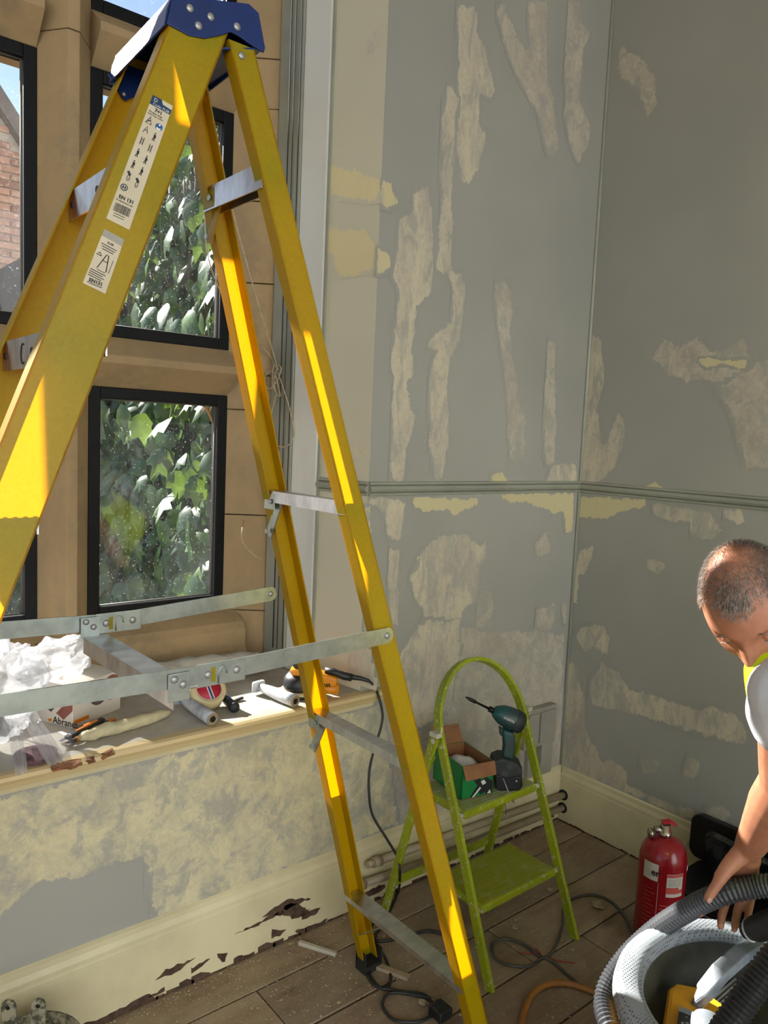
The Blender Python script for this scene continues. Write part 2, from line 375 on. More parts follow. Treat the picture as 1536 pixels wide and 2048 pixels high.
# narrow painted bead down the corner of the two walls
MB().tube([(XW - .004, YW - .004, .23), (XW - .004, YW - .004, HT)], .007, 8).build('corner_bead', 'grey_gloss', wr)

# filler patches: thin skins of filler on the plaster
def patch(parent, pts, p0, n, mm, off=.0012, seed=0, name='filler_patch', ins=.022, g=.014):
    n = V(n).normalized(); W = [onplane(x, y, p0, n) for x, y in pts]
    up = V((0, 0, 1)); sd = up.cross(n).normalized(); P = [(p.dot(sd), p.z) for p in W]; N = len(P)
    x0, x1 = min(p[0] for p in P), max(p[0] for p in P); y0, y1 = min(p[1] for p in P), max(p[1] for p in P)
    g = min(g, max(.004, min(x1 - x0, y1 - y0) / 6)); ins = min(ins, min(x1 - x0, y1 - y0) * .3)
    nx, ny = int((x1 - x0) / g) + 3, int((y1 - y0) / g) + 3
    def sdist(x, y):
        d = 9.; inside = False
        for i in range(N):
            ax, ay = P[i]; bx_, by = P[i - 1]; ex, ey = bx_ - ax, by - ay; wx, wy = x - ax, y - ay
            t = max(0., min(1., (wx * ex + wy * ey) / (ex * ex + ey * ey + 1e-12))); qx, qy = wx - ex * t, wy - ey * t
            d = min(d, qx * qx + qy * qy)
            if (ay > y) != (by > y) and x < (bx_ - ax) * (y - ay) / (by - ay) + ax: inside = not inside
        return math.sqrt(d) * (1 if inside else -1)
    S = [[sdist(x0 + (i - 1) * g, y0 + (j - 1) * g) for j in range(ny)] for i in range(nx)]
    idx = {}; vs = []; rim = []; fs = []; org = worg(parent); c0 = n * (V(p0).dot(n) + off) - org
    def vid(i, j):
        if (i, j) not in idx:
            idx[i, j] = len(vs); vs.append(c0 + sd * (x0 + (i - 1) * g) + up * (y0 + (j - 1) * g)); rim.append(max(-.2, min(1., S[i][j] / ins)))
        return idx[i, j]
    for i in range(nx - 1):
        for j in range(ny - 1):
            if max(S[i][j], S[i + 1][j], S[i][j + 1], S[i + 1][j + 1]) > 0: fs.append((vid(i, j), vid(i + 1, j), vid(i + 1, j + 1), vid(i, j + 1)))
    me = D.meshes.new(name); me.from_pydata(vs, [], fs); at_ = me.attributes.new('rim', 'FLOAT', 'POINT')
    at_.data.foreach_set('value', rim); me.materials.append(MAT[mm])
    if me.polygons and me.polygons[0].normal.dot(n) < 0: me.flip_normals()
    o = D.objects.new(name, me); COL.objects.link(o); o.parent = parent; return o
def z(pts, ox, oy, s=.3047): return [(ox + x * s, oy + y * s) for x, y in pts]
W1 = [  # on the window wall, pixel outlines laid on the wall face
 ('filler_streaked', z([(1020, 40), (1060, 10), (1160, 90), (1170, 230), (1230, 330), (1250, 430), (1290, 600), (1270, 660), (1190, 640), (1180, 820), (1230, 880), (1180, 1100), (1110, 1240), (1040, 1200), (1030, 900), (1040, 700), (1030, 520), (1050, 420), (1030, 260)], 600, 0)),
 ('filler_streaked', [(892, 172), (900, 160), (920, 200), (912, 232), (906, 380), (908, 470), (907, 540), (926, 545), (927, 612), (920, 694), (906, 712), (896, 772), (899, 880), (892, 925), (880, 966), (868, 964), (858, 890), (856, 775), (864, 722), (872, 702), (852, 690), (880, 656), (904, 650), (905, 580), (892, 548), (868, 545), (874, 468), (884, 384), (880, 360), (884, 232)]),
 ('filler_streaked', [(822, 386), (858, 358), (862, 420), (866, 470), (868, 530), (862, 590), (842, 606), (832, 614), (832, 668), (826, 690), (827, 754), (816, 766), (820, 820), (835, 830), (826, 870), (813, 895), (812, 930), (808, 966), (782, 966), (780, 935), (783, 804), (789, 760), (780, 727), (789, 668), (775, 655), (789, 652), (795, 580), (780, 553), (789, 515), (798, 440), (822, 424)]),
 ('filler_dusty', z([(1270, 310), (1360, 295), (1390, 370), (1390, 480), (1430, 490), (1390, 560), (1390, 800), (1420, 900), (1440, 1100), (1480, 1200), (1480, 1450), (1420, 1510), (1370, 1460), (1360, 1100), (1340, 950), (1310, 700), (1280, 540)], 600, 468)),
 ('filler_dusty', [(990, 20), (1005, 8), (1040, 80), (1058, 105), (1054, 0), (1096, 0), (1094, 130), (1100, 165), (1108, 200), (1117, 300), (1105, 318), (1090, 300), (1075, 230), (1050, 180), (1030, 150), (1010, 90)]),
 ('filler_dusty', z([(220, 0), (310, 0), (320, 160), (375, 220), (360, 280), (320, 300), (310, 580), (300, 670), (365, 800), (370, 920), (290, 1090), (240, 980), (195, 760), (200, 650), (200, 400)], 1068, 0)),
 ('filler_dusty', z([(85, 695), (145, 690), (140, 1030), (150, 1230), (135, 1500), (70, 1536), (60, 1300), (70, 1000)], 1068, 468)),
 ('filler_cream', z([(910, 150), (1000, 140), (1035, 200), (1030, 240), (930, 245)], 700, 900)),
 ('filler_streaked', z([(1280, 225), (1330, 90), (1485, 90), (1490, 225)], 700, 900)),
 ('filler_streaked', z([(120, 300), (240, 298), (375, 330), (360, 480), (340, 600), (290, 615), (245, 540), (220, 400), (120, 380)], 700, 900)),
 ('filler_cream', z([(405, 310), (860, 310), (850, 350), (780, 400), (690, 430), (620, 400), (500, 410), (420, 380)], 700, 900)),
 ('filler_cream', z([(820, 280), (1470, 275), (1460, 540), (1410, 550), (1400, 400), (1330, 430), (1250, 380), (1140, 350), (1030, 350), (1000, 312), (820, 310)], 700, 900)),
 ('filler_streaked', z([(250, 640), (340, 640), (310, 850), (320, 1000), (300, 1150), (270, 1150), (240, 870)], 700, 900)),
 ('filler_dusty', z([(1205, 620), (1280, 540), (1320, 620), (1310, 680), (1240, 700)], 700, 900)),
 ('filler_streaked', z([(380, 825), (450, 760), (435, 700), (540, 590), (630, 550), (790, 540), (800, 590), (895, 620), (890, 690), (850, 830), (850, 930), (820, 1010), (730, 1060), (720, 1140), (600, 1160), (490, 1130), (470, 1030), (430, 990)], 700, 900)),
 ('filler_dusty', z([(850, 920), (940, 920), (945, 1190), (820, 1190), (825, 1020)], 700, 900)),
 ('filler_dusty', z([(1215, 1040), (1350, 1000), (1340, 1130), (1300, 1200), (1220, 1190)], 700, 900)),
 ('filler_dusty', z([(1385, 1005), (1425, 1000), (1415, 1150), (1395, 1140)], 700, 900)),
 ('filler_dusty', [(795, 1300), (830, 1262), (850, 1236), (915, 1250), (985, 1262), (1070, 1260), (1128, 1270), (1124, 1420), (1119, 1545), (800, 1660), (770, 1420)]),
 ('filler_streaked', [(795, 1310), (830, 1262), (850, 1240), (918, 1240), (920, 1300), (900, 1420), (800, 1480), (770, 1420)]),
]
for i, (mm, pts) in enumerate(W1): patch(ww, pts, (0, YW, 0), (0, -1, 0), mm, .0011 + .00004 * i, i)
W2 = [
 ('filler_dusty', z([(550, 320), (600, 300), (700, 370), (790, 500), (820, 680), (750, 775), (710, 700), (690, 620), (610, 540), (545, 480)], 1068, 0)),
 ('filler_streaked', z([(375, 630), (450, 700), (465, 980), (420, 1150), (460, 1370), (540, 1200), (560, 1165), (605, 1250), (590, 1400), (530, 1536), (440, 1640), (295, 1640), (330, 1000)], 1068, 468)),
 ('filler_dusty', z([(770, 800), (860, 690), (950, 740), (1060, 670), (1160, 760), (1230, 760), (1380, 670), (1420, 780), (1410, 880), (1250, 980), (1060, 970), (1010, 980), (900, 930), (790, 850)], 1068, 468)),
 ('filler_cream', z([(1070, 820), (1140, 800), (1230, 820), (1400, 820), (1410, 880), (1340, 890), (1240, 860), (1120, 890)], 1068, 468)),
 ('filler_dusty', z([(1165, 1020), (1400, 890), (1470, 830), (1600, 790), (1600, 1560), (1385, 1536), (1300, 1200), (1250, 1100), (1210, 1030)], 1068, 468)),
 ('filler_cream', z([(285, 300), (500, 300), (740, 320), (730, 390), (600, 400), (490, 455), (280, 450)], 1068, 900)),
 ('filler_streaked', z([(775, 340), (940, 370), (1170, 400), (1240, 540), (1170, 590), (1030, 580), (1020, 480), (900, 470), (790, 440)], 1068, 900)),
 ('filler_streaked', z([(1240, 380), (1380, 380), (1395, 480), (1340, 500), (1240, 450)], 1068, 900)),
 ('filler_streaked', z([(300, 650), (400, 620), (390, 700), (340, 800), (300, 830), (300, 1030), (235, 1010), (245, 850)], 1068, 900)),
 ('filler_dusty', z([(735, 715), (870, 725), (860, 790), (800, 825), (740, 790)], 1068, 900)),
 ('filler_streaked', z([(290, 1170), (400, 1140), (450, 1140), (510, 1240), (480, 1350), (400, 1290), (330, 1340), (270, 1220)], 1068, 900)),
 ('filler_cream', z([(700, 245), (800, 205), (890, 270), (820, 285), (700, 272)], 1068, 900)),
 ('filler_streaked', z([(280, 1050), (350, 950), (460, 990), (540, 1110), (880, 1210), (1000, 1260), (1100, 1220), (1290, 1300), (1380, 1440), (1320, 1500), (1060, 1440), (560, 1290), (380, 1250), (280, 1240), (260, 1080)], 1100, 1050, .293)),
 ('filler_streaked', z([(105, 920), (170, 930), (240, 1180), (240, 1370), (310, 1500), (350, 1600), (440, 1600), (550, 1690), (540, 1760), (700, 1850), (980, 1940), (980, 2000), (900, 2010), (650, 1880), (250, 1740), (70, 1660), (70, 1450), (95, 1200)], 1100, 1050, .293)),
 ('filler_dusty', z([(610, 1570), (750, 1600), (740, 1700), (620, 1700)], 1100, 1050, .293)), ('filler_dusty', z([(900, 1700), (950, 1570), (1040, 1600), (1000, 1750)], 1100, 1050, .293)),
 ('filler_dusty', z([(1050, 1950), (1150, 1880), (1250, 1970), (1200, 2040), (1060, 2040)], 1100, 1050, .293)),
]
for i, (mm, pts) in enumerate(W2): patch(wr, pts, (XW, 0, 0), (-1, 0, 0), mm, .0011 + .00004 * i, 40 + i)
MB().prism([rv(.002, .737), rv(.002, .737, .0012), rv(.455, .737, .0012), rv(.455, .737)], (0, 0, 2.72)).build('splay_lit_panel', 'splay_paint_lit', ww)  # thin added skin carrying the brightened splay colour
RV = [
 ('splay_dusty_lit', z([(445, 380), (420, 300), (490, 200), (550, 120), (565, 130), (550, 250), (490, 360)], 600, 0)),
 ('splay_cream_lit', z([(185, 1085), (270, 1083), (450, 1140), (530, 1170), (525, 1335), (330, 1310), (190, 1290)], 600, 0)),
 ('splay_cream_lit', z([(178, 1475), (260, 1500), (430, 1500), (500, 1600), (495, 1780), (400, 1795), (290, 1830), (235, 1795), (220, 1680), (172, 1675)], 600, 0)),
 ('splay_streaked_lit', z([(135, 1365), (455, 1360), (455, 1480), (130, 1500)], 600, 468)),
 ('splay_streaked_lit', [(690, 1340), (700, 1300), (735, 1290), (752, 1375), (640, 1345)]),
]
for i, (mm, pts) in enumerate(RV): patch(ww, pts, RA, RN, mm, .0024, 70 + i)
for i, (mm, pts) in enumerate([('filler_cream', z([(530, 1172), (590, 1200), (640, 1340), (560, 1390), (525, 1335)], 600, 0)), ('filler_cream', z([(500, 1610), (560, 1640), (600, 1660), (600, 1760), (520, 1825), (498, 1780)], 600, 0)),
        ('filler_rough', [(725, 1010), (742, 1010), (742, 1260), (728, 1260)])]): patch(ww, pts, (0, YW, 0), (0, -1, 0), mm, .0022, 90 + i)
# the apron under the window: skimmed nearly all over, one piece of grey paint left at the lower left
AP = [('filler_rough', [(-330, 1665), (0, 1590), (300, 1518), (600, 1445), (770, 1404), (800, 1650), (640, 1712), (500, 1770), (400, 1815), (305, 1858), (288, 1715), (215, 1740), (140, 1758), (70, 1772), (0, 1845), (-330, 1990)])]
for i, (mm, pts) in enumerate(AP): patch(ww, pts, (0, YW, 0), (0, -1, 0), mm, .0014 + i * .0006, 110 + i, ins=.03)

# pipes along the skirting and into the right wall
PY = bwy - .022
pp = thing('heating_pipe', (1.5, PY, 0), 'upper cream-painted heating pipe along the skirting behind the green stool', 'pipe', 'heating pipes')
MB().tube([(1.565, PY, .155), (XW - .016, PY, .113)], .0135, 12).build('pipe', 'pipe_paint', pp)
MB().tube([(1.545, PY, .156), (1.575, PY, .155)], .019, 6).build('union_nut', 'pipe_paint', pp); MB().tube([(1.52, PY, .157), (1.55, PY, .156)], .012, 10).build('pipe_end', 'pipe_paint', pp)
MB().tube([(XW - .02, PY, .113), (XW - .017, PY, .113)], .022, 14).build('hole_collar', 'dark_gap', pp)
pp = thing('heating_pipe', (1.5, PY, 0), 'lower cream-painted heating pipe just above the floorboards', 'pipe', 'heating pipes')
MB().tube([(1.50, PY, .098), (1.8, PY, .078), (XW - .016, PY, .058)], .0135, 12).build('pipe', 'pipe_paint', pp)
MB().tube([(1.475, PY, .1), (1.51, PY, .098)], .02, 6).build('union_nut', 'pipe_paint', pp); MB().tube([(1.44, PY, .102), (1.478, PY, .1)], .014, 10).build('pipe_end', 'pipe_paint', pp)
MB().tube([(1.49, PY, .085), (1.49, PY, .065)], .01, 8).build('drain_stub', 'pipe_paint', pp)
MB().tube([(XW - .02, PY, .058), (XW - .017, PY, .058)], .022, 14).build('hole_collar', 'dark_gap', pp)
# plastic box and trunking low on the window wall
bx = thing('wall_box', (2.36, YW, .23), 'grey plastic junction box and trunking low on the wall by the corner', 'junction box')
MB().lohi((2.285, YW - .035, .36), (2.475, YW - .0005, .515)).build('box_body', 'trunking_grey', bx, bevel=.004)
MB().lohi((2.30, YW - .042, .375), (2.362, YW - .0355, .50)).build('cover', 'trunking_grey', bx, bevel=.003); MB().lohi((2.37, YW - .042, .375), (2.462, YW - .0355, .50)).build('cover', 'trunking_grey', bx, bevel=.003)
MB().lohi((2.33, YW - .022, .232), (2.372, YW - .0005, .36)).build('trunking', 'trunking_grey', bx, bevel=.002); MB().lohi((2.40, YW - .03, .232), (2.47, YW - .0005, .36)).build('trunking', 'trunking_grey', bx, bevel=.002)
MB().lohi((2.10, YW - .02, .30), (2.284, YW - .0005, .345)).build('trunking', 'trunking_grey', bx, bevel=.002)
# ------------------------------------------------------------------ stone window with twelve lights
win = thing('window_1', (.11, 2.33, .735), kind='structure')
YF, YG, YO = 2.33, 2.415, 2.62
LIGHTS = [(.81, 1.28), (.19, .66), (-.43, .04), (-1.05, -.58)]
ROWS = [(.935, 1.665), (1.82, 2.595), (2.755, 3.42)]
rs = random.Random(11)
def stones(name, poly, z0, z1, cuts):
    """a post of squared stones, one object for each, with open joints"""
    zs = [z0] + [c for c in cuts if z0 < c < z1] + [z1]
    for a, b in zip(zs, zs[1:]):
        j = rs.uniform(-.0015, .0015)
        MB().prism([(x + j, y + j, a + .0015) for x, y in poly], (0, 0, b - a - .003)).build(name, 'sandstone', win, bevel=.0035)
for xm in (.735, .115, -.505):
    stones('mullion_stone', [(xm - .075, YG), (xm - .016, YF), (xm + .016, YF), (xm + .075, YG), (xm + .075, YG + .05), (xm + .02, YO), (xm - .02, YO), (xm - .075, YG + .05)], .90, 3.44, [1.71, 2.64])
    MB().prism([(xm - .10, YF - .0, .735), (xm - .10, YG + .1, .735), (xm + .10, YG + .1, .735), (xm + .10, YF, .735), (xm, YF - .035, .735)], (0, 0, .16)).build('mullion_foot', 'sandstone', win, bevel=.006)
stones('jamb_stone', [(1.28, YG), (1.402, YF - .002), (1.402, YG + .045), (1.28, YG + .045)], .735, 3.46, [.915, 1.255, 1.62, 1.74, 2.05, 2.32, 2.62, 2.78, 3.1])
stones('jamb_stone', [(-1.05, YG), (-1.05, YO), (-1.172, YO), (-1.172, YF)], .735, 3.46, [.915, 1.25, 1.62, 2.05, 2.4, 2.75, 3.1])
for x0, x1 in LIGHTS:
    for zb, zt in ((1.665, 1.82), (2.595, 2.755)):
        MB().prism([(x0, YG, zt), (x0, YF + .003, zt - .062), (x0, YF + .003, zt - .085), (x0, YG, zb), (x0, YO - .03, zb), (x0, YO, zb + .03), (x0, YO, zt - .04)], (x1 - x0, 0, 0)).build('transom_stone', 'sandstone', win, bevel=.003)
    MB().prism([(x0 - .075, YG + .02, .935), (x0 - .075, YF + .015, .885), (x0 - .075, YF - .005, .86), (x0 - .075, YF - .005, .80), (x0 - .075, YF - .03, .765), (x0 - .075, YF - .03, .735), (x0 - .075, YO + .05, .735), (x0 - .075, YO + .05, .88)], (x1 - x0 + .15 - (.028 if x1 > 1.2 else 0), 0, 0)).build('sill_stone', 'sandstone', win, bevel=.004)
    MB().lohi((x0, YF + .02, 3.42), (x1, YO, 3.46)).build('head_stone', 'sandstone', win)
    for z0, z1 in ROWS:
        f = MB(); t, d0, d1 = .036, YG - .004, YG + .04
        f.lohi((x0, d0, z0), (x0 + t, d1, z1)); f.lohi((x1 - t, d0, z0), (x1, d1, z1)); f.lohi((x0 + t, d0, z0), (x1 - t, d1, z0 + t)); f.lohi((x0 + t, d0, z1 - t), (x1 - t, d1, z1))
        fo = f.build('frame', 'black_frame_paint', win, bevel=.003, merge=0)
        MB().add([(x0 + t, YG + .02, z0 + t), (x1 - t, YG + .02, z0 + t), (x1 - t, YG + .02, z1 - t), (x0 + t, YG + .02, z1 - t)], [(0, 1, 2, 3)]).build('pane', 'dusty_glass', fo)
        b = MB(); e = .004
        for p, q in (((x0 + t, z0 + t), (x1 - t, z0 + t)), ((x1 - t, z0 + t), (x1 - t, z1 - t)), ((x1 - t, z1 - t), (x0 + t, z1 - t)), ((x0 + t, z1 - t), (x0 + t, z0 + t))):
            b.tube([(p[0], YG + .018, p[1]), (q[0], YG + .018, q[1])], e, 4)
        b.build('putty_bead', 'putty', fo, merge=0)
# timber window board with a rounded nosing, paint flaking along its front
k = NT('sill_paint'); co = k.pos(); n = k.noise(co, 9, 6, .6)
yy = k.n('SeparateXYZ'); k.l(k.pos(), yy.inputs[0]); fr = k.ramp(k.math('ADD', yy.outputs[1], k.math('MULTIPLY', k.noise(co, 12, 4), .03)), .93, .96)
fr.node.color_ramp.elements[0].position = .0; mr = k.n('MapRange'); k.l(k.math('ADD', yy.outputs[1], k.math('MULTIPLY', k.noise(co, 10, 5), .04)), mr.inputs[0]); mr.inputs[1].default_value = 1.885; mr.inputs[2].default_value = 1.90
k.base(k.mix(mr.outputs[0], 'c6b184', k.mix(k.ramp(n, .4, .65), 'b7b3a8', '9c968a'))); k.p.inputs['Roughness'].default_value = .5; k.bump(k.noise(co, 70, 5), .15, .002); MAT['sill_paint'] = k.m
ws = MB(); pf = [(1.845, .712), (1.839, .722), (1.841, .731), (1.85, .735)]
xl, xr = WL - .06, 1.572
ws.prism([(xl, y, zz) for y, zz in [(YW, .699), (1.85, .699)] + pf + [(YW, .735)]], (xr - xl, 0, 0))
ws.prism([(WL + .003, YW, .699), (WR - .003, YW, .699), (XB - .001, YF - .001, .699), (-1.173, YF - .001, .699)], (0, 0, .036))
wso = ws.build('window_sill', 'sill_paint', win, merge=0)
MB().prism([(xl, YW, .685), (xl, 1.858, .685), (xl, 1.853, .699), (xl, YW, .699)], (xr - .04 - xl, 0, 0)).build('sill_moulding', 'cream_gloss', win)
mat('bare_timber', '8b5a33', .85, c2='5d3b22', ns=50, world=True)
for i, pl_ in enumerate([[(103, 1538), (130, 1530), (165, 1524), (160, 1534), (140, 1540), (105, 1544)], [(172, 1522), (190, 1518), (188, 1526), (176, 1528)], [(200, 1512), (225, 1504), (228, 1508), (205, 1518)]]):
    scar(wso, [onY(x, y, 1.838) for x, y in pl_], (0, -1, 0), .0015, 'bare_timber', seed=50 + i)
    scar(wso, [onZ(x, y - 6, .7352) for x, y in pl_], (0, 0, 1), .0008, 'bare_timber', seed=60 + i)
# blind track cords, tied-up pull cord
mat('dark_cord', '23241f', .7); mat('cream_cord', 'b7a68a', .8, c2='a08f74', ns=60)
for i, (s, rr) in enumerate(((.80, .0016), (.845, .0022), (.74, .0016))):
    o = MB().tube([rv(s, 3.4, .024), rv(s, .80, .024)], rr, 6).build('blind_cord', 'dark_cord', loc=rv(s, .8, .024)); tag(o, ['dark thin blind cord hanging straight down the window splay, middle of three', 'thickest dark blind cord down the window splay, nearest the stone jamb', 'dark beaded blind cord on the window splay, nearest the pale casing board'][i], 'cord', 'blind cords')
def cordpts(l, s0=.88): return [onplane(x, y, rv(.0, 0, .03), RN) for x, y in l]
pc = thing('pull_cord', rv(.88, 1.2, .03), 'cream pull cord tied in a looped knot on the window splay', 'cord')
MB().tube(spline(cordpts([(555, 735), (548, 760), (552, 785), (560, 790), (548, 745), (533, 748), (528, 765), (540, 778), (556, 758), (562, 735), (548, 732), (545, 770), (555, 790)]), 6), .0024, 6).build('knot', 'cream_cord', pc)
MB().tube(spline(cordpts([(553, 788), (542, 830), (536, 860), (545, 885), (566, 894), (582, 885), (588, 862), (580, 820), (566, 775), (556, 745)]), 6), .0022, 6).build('loop', 'cream_cord', pc)
MB().tube(spline(cordpts([(530, 755), (528, 800), (526, 870), (524, 940), (527, 990), (537, 1040), (560, 1090), (562, 1110), (552, 1118)]), 5), .0018, 6).build('tail', 'cream_cord', pc)
yc = 2.27
MB().tube(spline([onY(409, 150, yc), onY(416, 230, yc), onY(470, 440, yc), onY(520, 620, yc)] + cordpts([(545, 700), (556, 740)]), 6), .0022, 6).build('upper_run', 'cream_cord', pc)
MB().tube(spline([onY(408, 150, yc), onY(410, 300, yc), onY(409, 420, yc), onY(418, 520, yc), onY(450, 600, yc), onY(490, 660, yc)] + cordpts([(535, 705), (553, 735)]), 6), .0022, 6).build('slack_run', 'cream_cord', pc)
MB().tube(spline(cordpts([(490, 1035)]) + [onY(484, 1060, yc), onY(486, 1085, yc), onY(510, 1112, yc), onY(530, 1120, yc)], 6), .0018, 6).build('stray_loop', 'cream_cord', pc)

# ------------------------------------------------------------------ outside
mat('ground_paving', 'a9a49c', .9, c2='98938c', ns=3, world=True)
gr = MB().lohi((-40, -40, -.5), (40, 60, -.4)).build('ground', 'ground_paving', loc=(0, 0, -.5)); tag(gr, kind='structure')
mat('bounce_render', 'd6dce0', .9, c2='cbd1d6', ns=.5, world=True)  # bluish tone chosen to cool the light it bounces indoors
fc = MB().lohi((-26, -16, -.4), (26, -15, 11)).build('bounce_facade', 'bounce_render', loc=(0, -15, -.4)); tag(fc, kind='structure')  # unseen building added behind the camera to bounce sunlight into the room
# brick gable of the building across the yard
BY = 9.0
mat('mortar', 'b0a394', .95, world=True)
k = NT('brick'); oi = k.n('ObjectInfo'); c = k.mix(oi.outputs['Random'], 'b98d74', '8c6553'); k.base(k.mix(k.ramp(k.noise(k.pos(), 25, 5), .5, .7), c, 'c3a48c')); k.p.inputs['Roughness'].default_value = .9; k.bump(k.noise(k.pos(), 90, 5), .4, .004); MAT['brick'] = k.m
gab = thing('brick_gable', (1.5, BY, -.4), 'brick gable end of the building seen through the left window light', 'building')
def roofz(x): return 4.95 - (x - 1.93) * 1.35
MB().prism([(-3.2, BY, -.4), (4.2, BY, -.4), (4.2, BY, roofz(4.2)), (1.2, BY, roofz(1.2)), (-3.2, BY, roofz(1.2) - 5)], (0, .4, 0)).build('gable_wall', 'mortar', gab)
mat('stone_coping', '6d6259', .85, world=True); mat('slate', '4a4d57', .7, world=True)
MB().bar((.9, BY + .1, roofz(.9) + .04), (4.3, BY + .1, roofz(4.3) + .04), .5, .13, mi=0).build('coping', 'stone_coping', gab)
MB().prism([(1.2, BY + .3, roofz(1.2)), (4.3, BY + .3, roofz(4.3)), (4.3, BY + 8, roofz(4.3)), (1.2, BY + 8, roofz(1.2))], (0, 0, .06)).build('roof', 'slate', gab)
bme = MB().box((0, 0, 0), (.218, .03, .066)).mesh('brick', ['brick'], bevel=.006, seg=1); nb = 0; r = random.Random(2)
for row in range(0, 78):
    zz = -.3 + row * .078
    for cx in range(0, 4):
        x = 1.62 + cx * .23 + (.115 if row % 2 else 0)
        if zz + .05 < roofz(x + .11) and nb < 300:
            o = D.objects.new('brick', bme); COL.objects.link(o); o.parent = gab; o.location = V((x, BY - .008 + r.uniform(-.004, .004), zz)) - V(gab.location); nb += 1
m = MB()
for row in range(0, 78):
    zz = -.3 + row * .078
    for cx in range(-16, 12):
        if 0 <= cx < 4: continue
        x = 1.62 + cx * .23 + (.115 if row % 2 else 0)
        if zz + .05 < roofz(max(x + .11, 1.2)) and (x > 1.2 or zz < roofz(1.2) - (1.2 - x) * 1.1) and x < 4.1: m.box((x, BY - .008 + r.uniform(-.004, .004), zz), (.218, .03, .066))
tag(m.build('brickwork', 'brick', gab, merge=0), kind='stuff')
wt = MB().lohi((.2, 4.4, -.4), (1.0, 4.9, .55)).build('stone_trough', 'slate', loc=(.6, 4.6, -.4), bevel=.02); tag(wt, 'dark slate trough in the yard outside the left window light', 'trough')
# climbing ivy on a wall that runs out from the right of the window
k = NT('ivy_leaf'); oi = k.n('ObjectInfo'); c = k.mix(oi.outputs['Random'], '2f5228', '15321f'); c = k.mix(k.ramp(k.noise(k.coord(), 9, 3), .5, .7), c, '567a30')
k.base(c); k.p.inputs['Roughness'].default_value = .3; tr = k.n('BsdfTranslucent'); k.l(k.mix(.5, c, 'b5d84a'), tr.inputs[0]); mx = k.n('MixShader'); mx.inputs[0].default_value = .28
k.l(k.p.outputs[0], mx.inputs[1]); k.l(tr.outputs[0], mx.inputs[2]); k.l(mx.outputs[0], k.out.inputs[0]); MAT['ivy_leaf'] = k.m
mat('ivy_stem', '5a4632', .9); mat('garden_wall', '3b342d', .95, world=True)
IX = 1.78
gw = MB().lohi((IX + .02, 2.78, -.4), (IX + .3, 8.5, 2.9)).build('garden_wall', 'garden_wall', loc=(IX, 2.78, -.4)); tag(gw, 'dark garden wall outside, carrying the ivy', 'wall')
ivy = thing('ivy', (IX, 3.2, -.4), 'climbing ivy with large leaves seen through the right window lights', 'ivy')
def leafmesh(seed):
    r = random.Random(seed)
    out = [(0, -.5), (.22, -.42), (.42, -.12), (.30, .0), (.38, .22), (.14, .2), (0, .62), (-.14, .2), (-.38, .22), (-.30, 0), (-.42, -.12), (-.22, -.42)] if seed % 3 else [(0, -.5), (.2, -.45), (.33, -.2), (.34, .05), (.24, .3), (.08, .5), (0, .68), (-.08, .5), (-.24, .3), (-.34, .05), (-.33, -.2), (-.2, -.45)]
    out = [(x * r.uniform(.85, 1.15), y * r.uniform(.9, 1.1)) for x, y in out]
    vs = [V((0, -.05, .06))] + [V((x, y, -.5 * x * x - .25 * y * y + r.uniform(-.03, .03))) for x, y in out]; n = len(out)
    return vs, [(0, 1 + i, 1 + (i + 1) % n) for i in range(n)]
LM = []
for sd in range(6):
    vs, fs = leafmesh(sd); LM.append(MB().add(vs, fs, sm=True).mesh('leaf', ['ivy_leaf'], merge=0))
r = random.Random(21)
def ivytop(y): return 3.25 - max(0, y - 3.4) * .33
def leafM(y, zz, big):
    d = r.uniform(.0, .30) if big else r.uniform(-.02, .16)
    nrm = V((-1, r.uniform(-.9, .5), r.uniform(-.3, .9))).normalized(); upv = V((r.uniform(-.4, .4), r.uniform(-.6, .6), -1))
    yv = (upv - nrm * upv.dot(nrm)).normalized(); xv = yv.cross(nrm); s = (r.uniform(.10, .19) if big else r.uniform(.06, .12))
    M = Matrix((xv, yv, nrm)).transposed().to_4x4() @ Matrix.Scale(s, 4); M.translation = V((IX - d - .02, y, zz)); return M
n = 0
while n < 280:
    y = 2.72 + 3.2 * r.random() ** 1.15; zz = r.uniform(.35, ivytop(y))
    o = D.objects.new('leaf', r.choice(LM)); COL.objects.link(o); o.parent = ivy; M = leafM(y, zz, True); M.translation -= V(ivy.location); o.matrix_local = M; n += 1
m = MB(); LV = [leafmesh(s) for s in range(6)]
for i in range(5200):
    y = 2.66 + 4.6 * r.random() ** 1.1; zz = r.uniform(-.3, ivytop(y)); M = leafM(y, zz, i % 3 == 0); vs, fs = r.choice(LV); m.add([M @ v for v in vs], fs, sm=True)
tag(m.build('foliage', 'ivy_leaf', ivy, merge=0), kind='stuff')
m = MB()
for i in range(26):
    y = 2.75 + r.random() * 3; pts = [V((IX - .03, y, -.3))]
    while pts[-1].z < ivytop(y) - .3: pts.append(pts[-1] + V((r.uniform(-.02, .01), r.uniform(-.12, .12), r.uniform(.15, .3)))); pts[-1].x = max(pts[-1].x, IX - .12)
    m.tube(pts, .006, 5)
m.build('stems', 'ivy_stem', ivy, merge=0)
# bare dry twig in front of the lower right light
m = MB(); m.tube([onY(440, 885, 2.56), onY(428, 850, 2.56), onY(412, 815, 2.56), onY(400, 808, 2.56)], .003, 5)
for a, b in (((428, 850), (436, 838)), ((418, 825), (424, 812)), ((412, 815), (402, 828))): m.tube([onY(*a, 2.56), onY(*b, 2.56)], .002, 4)
mat('dry_twig', 'b07a52', .9); m.build('dry_twig', 'dry_twig', ivy, merge=0)
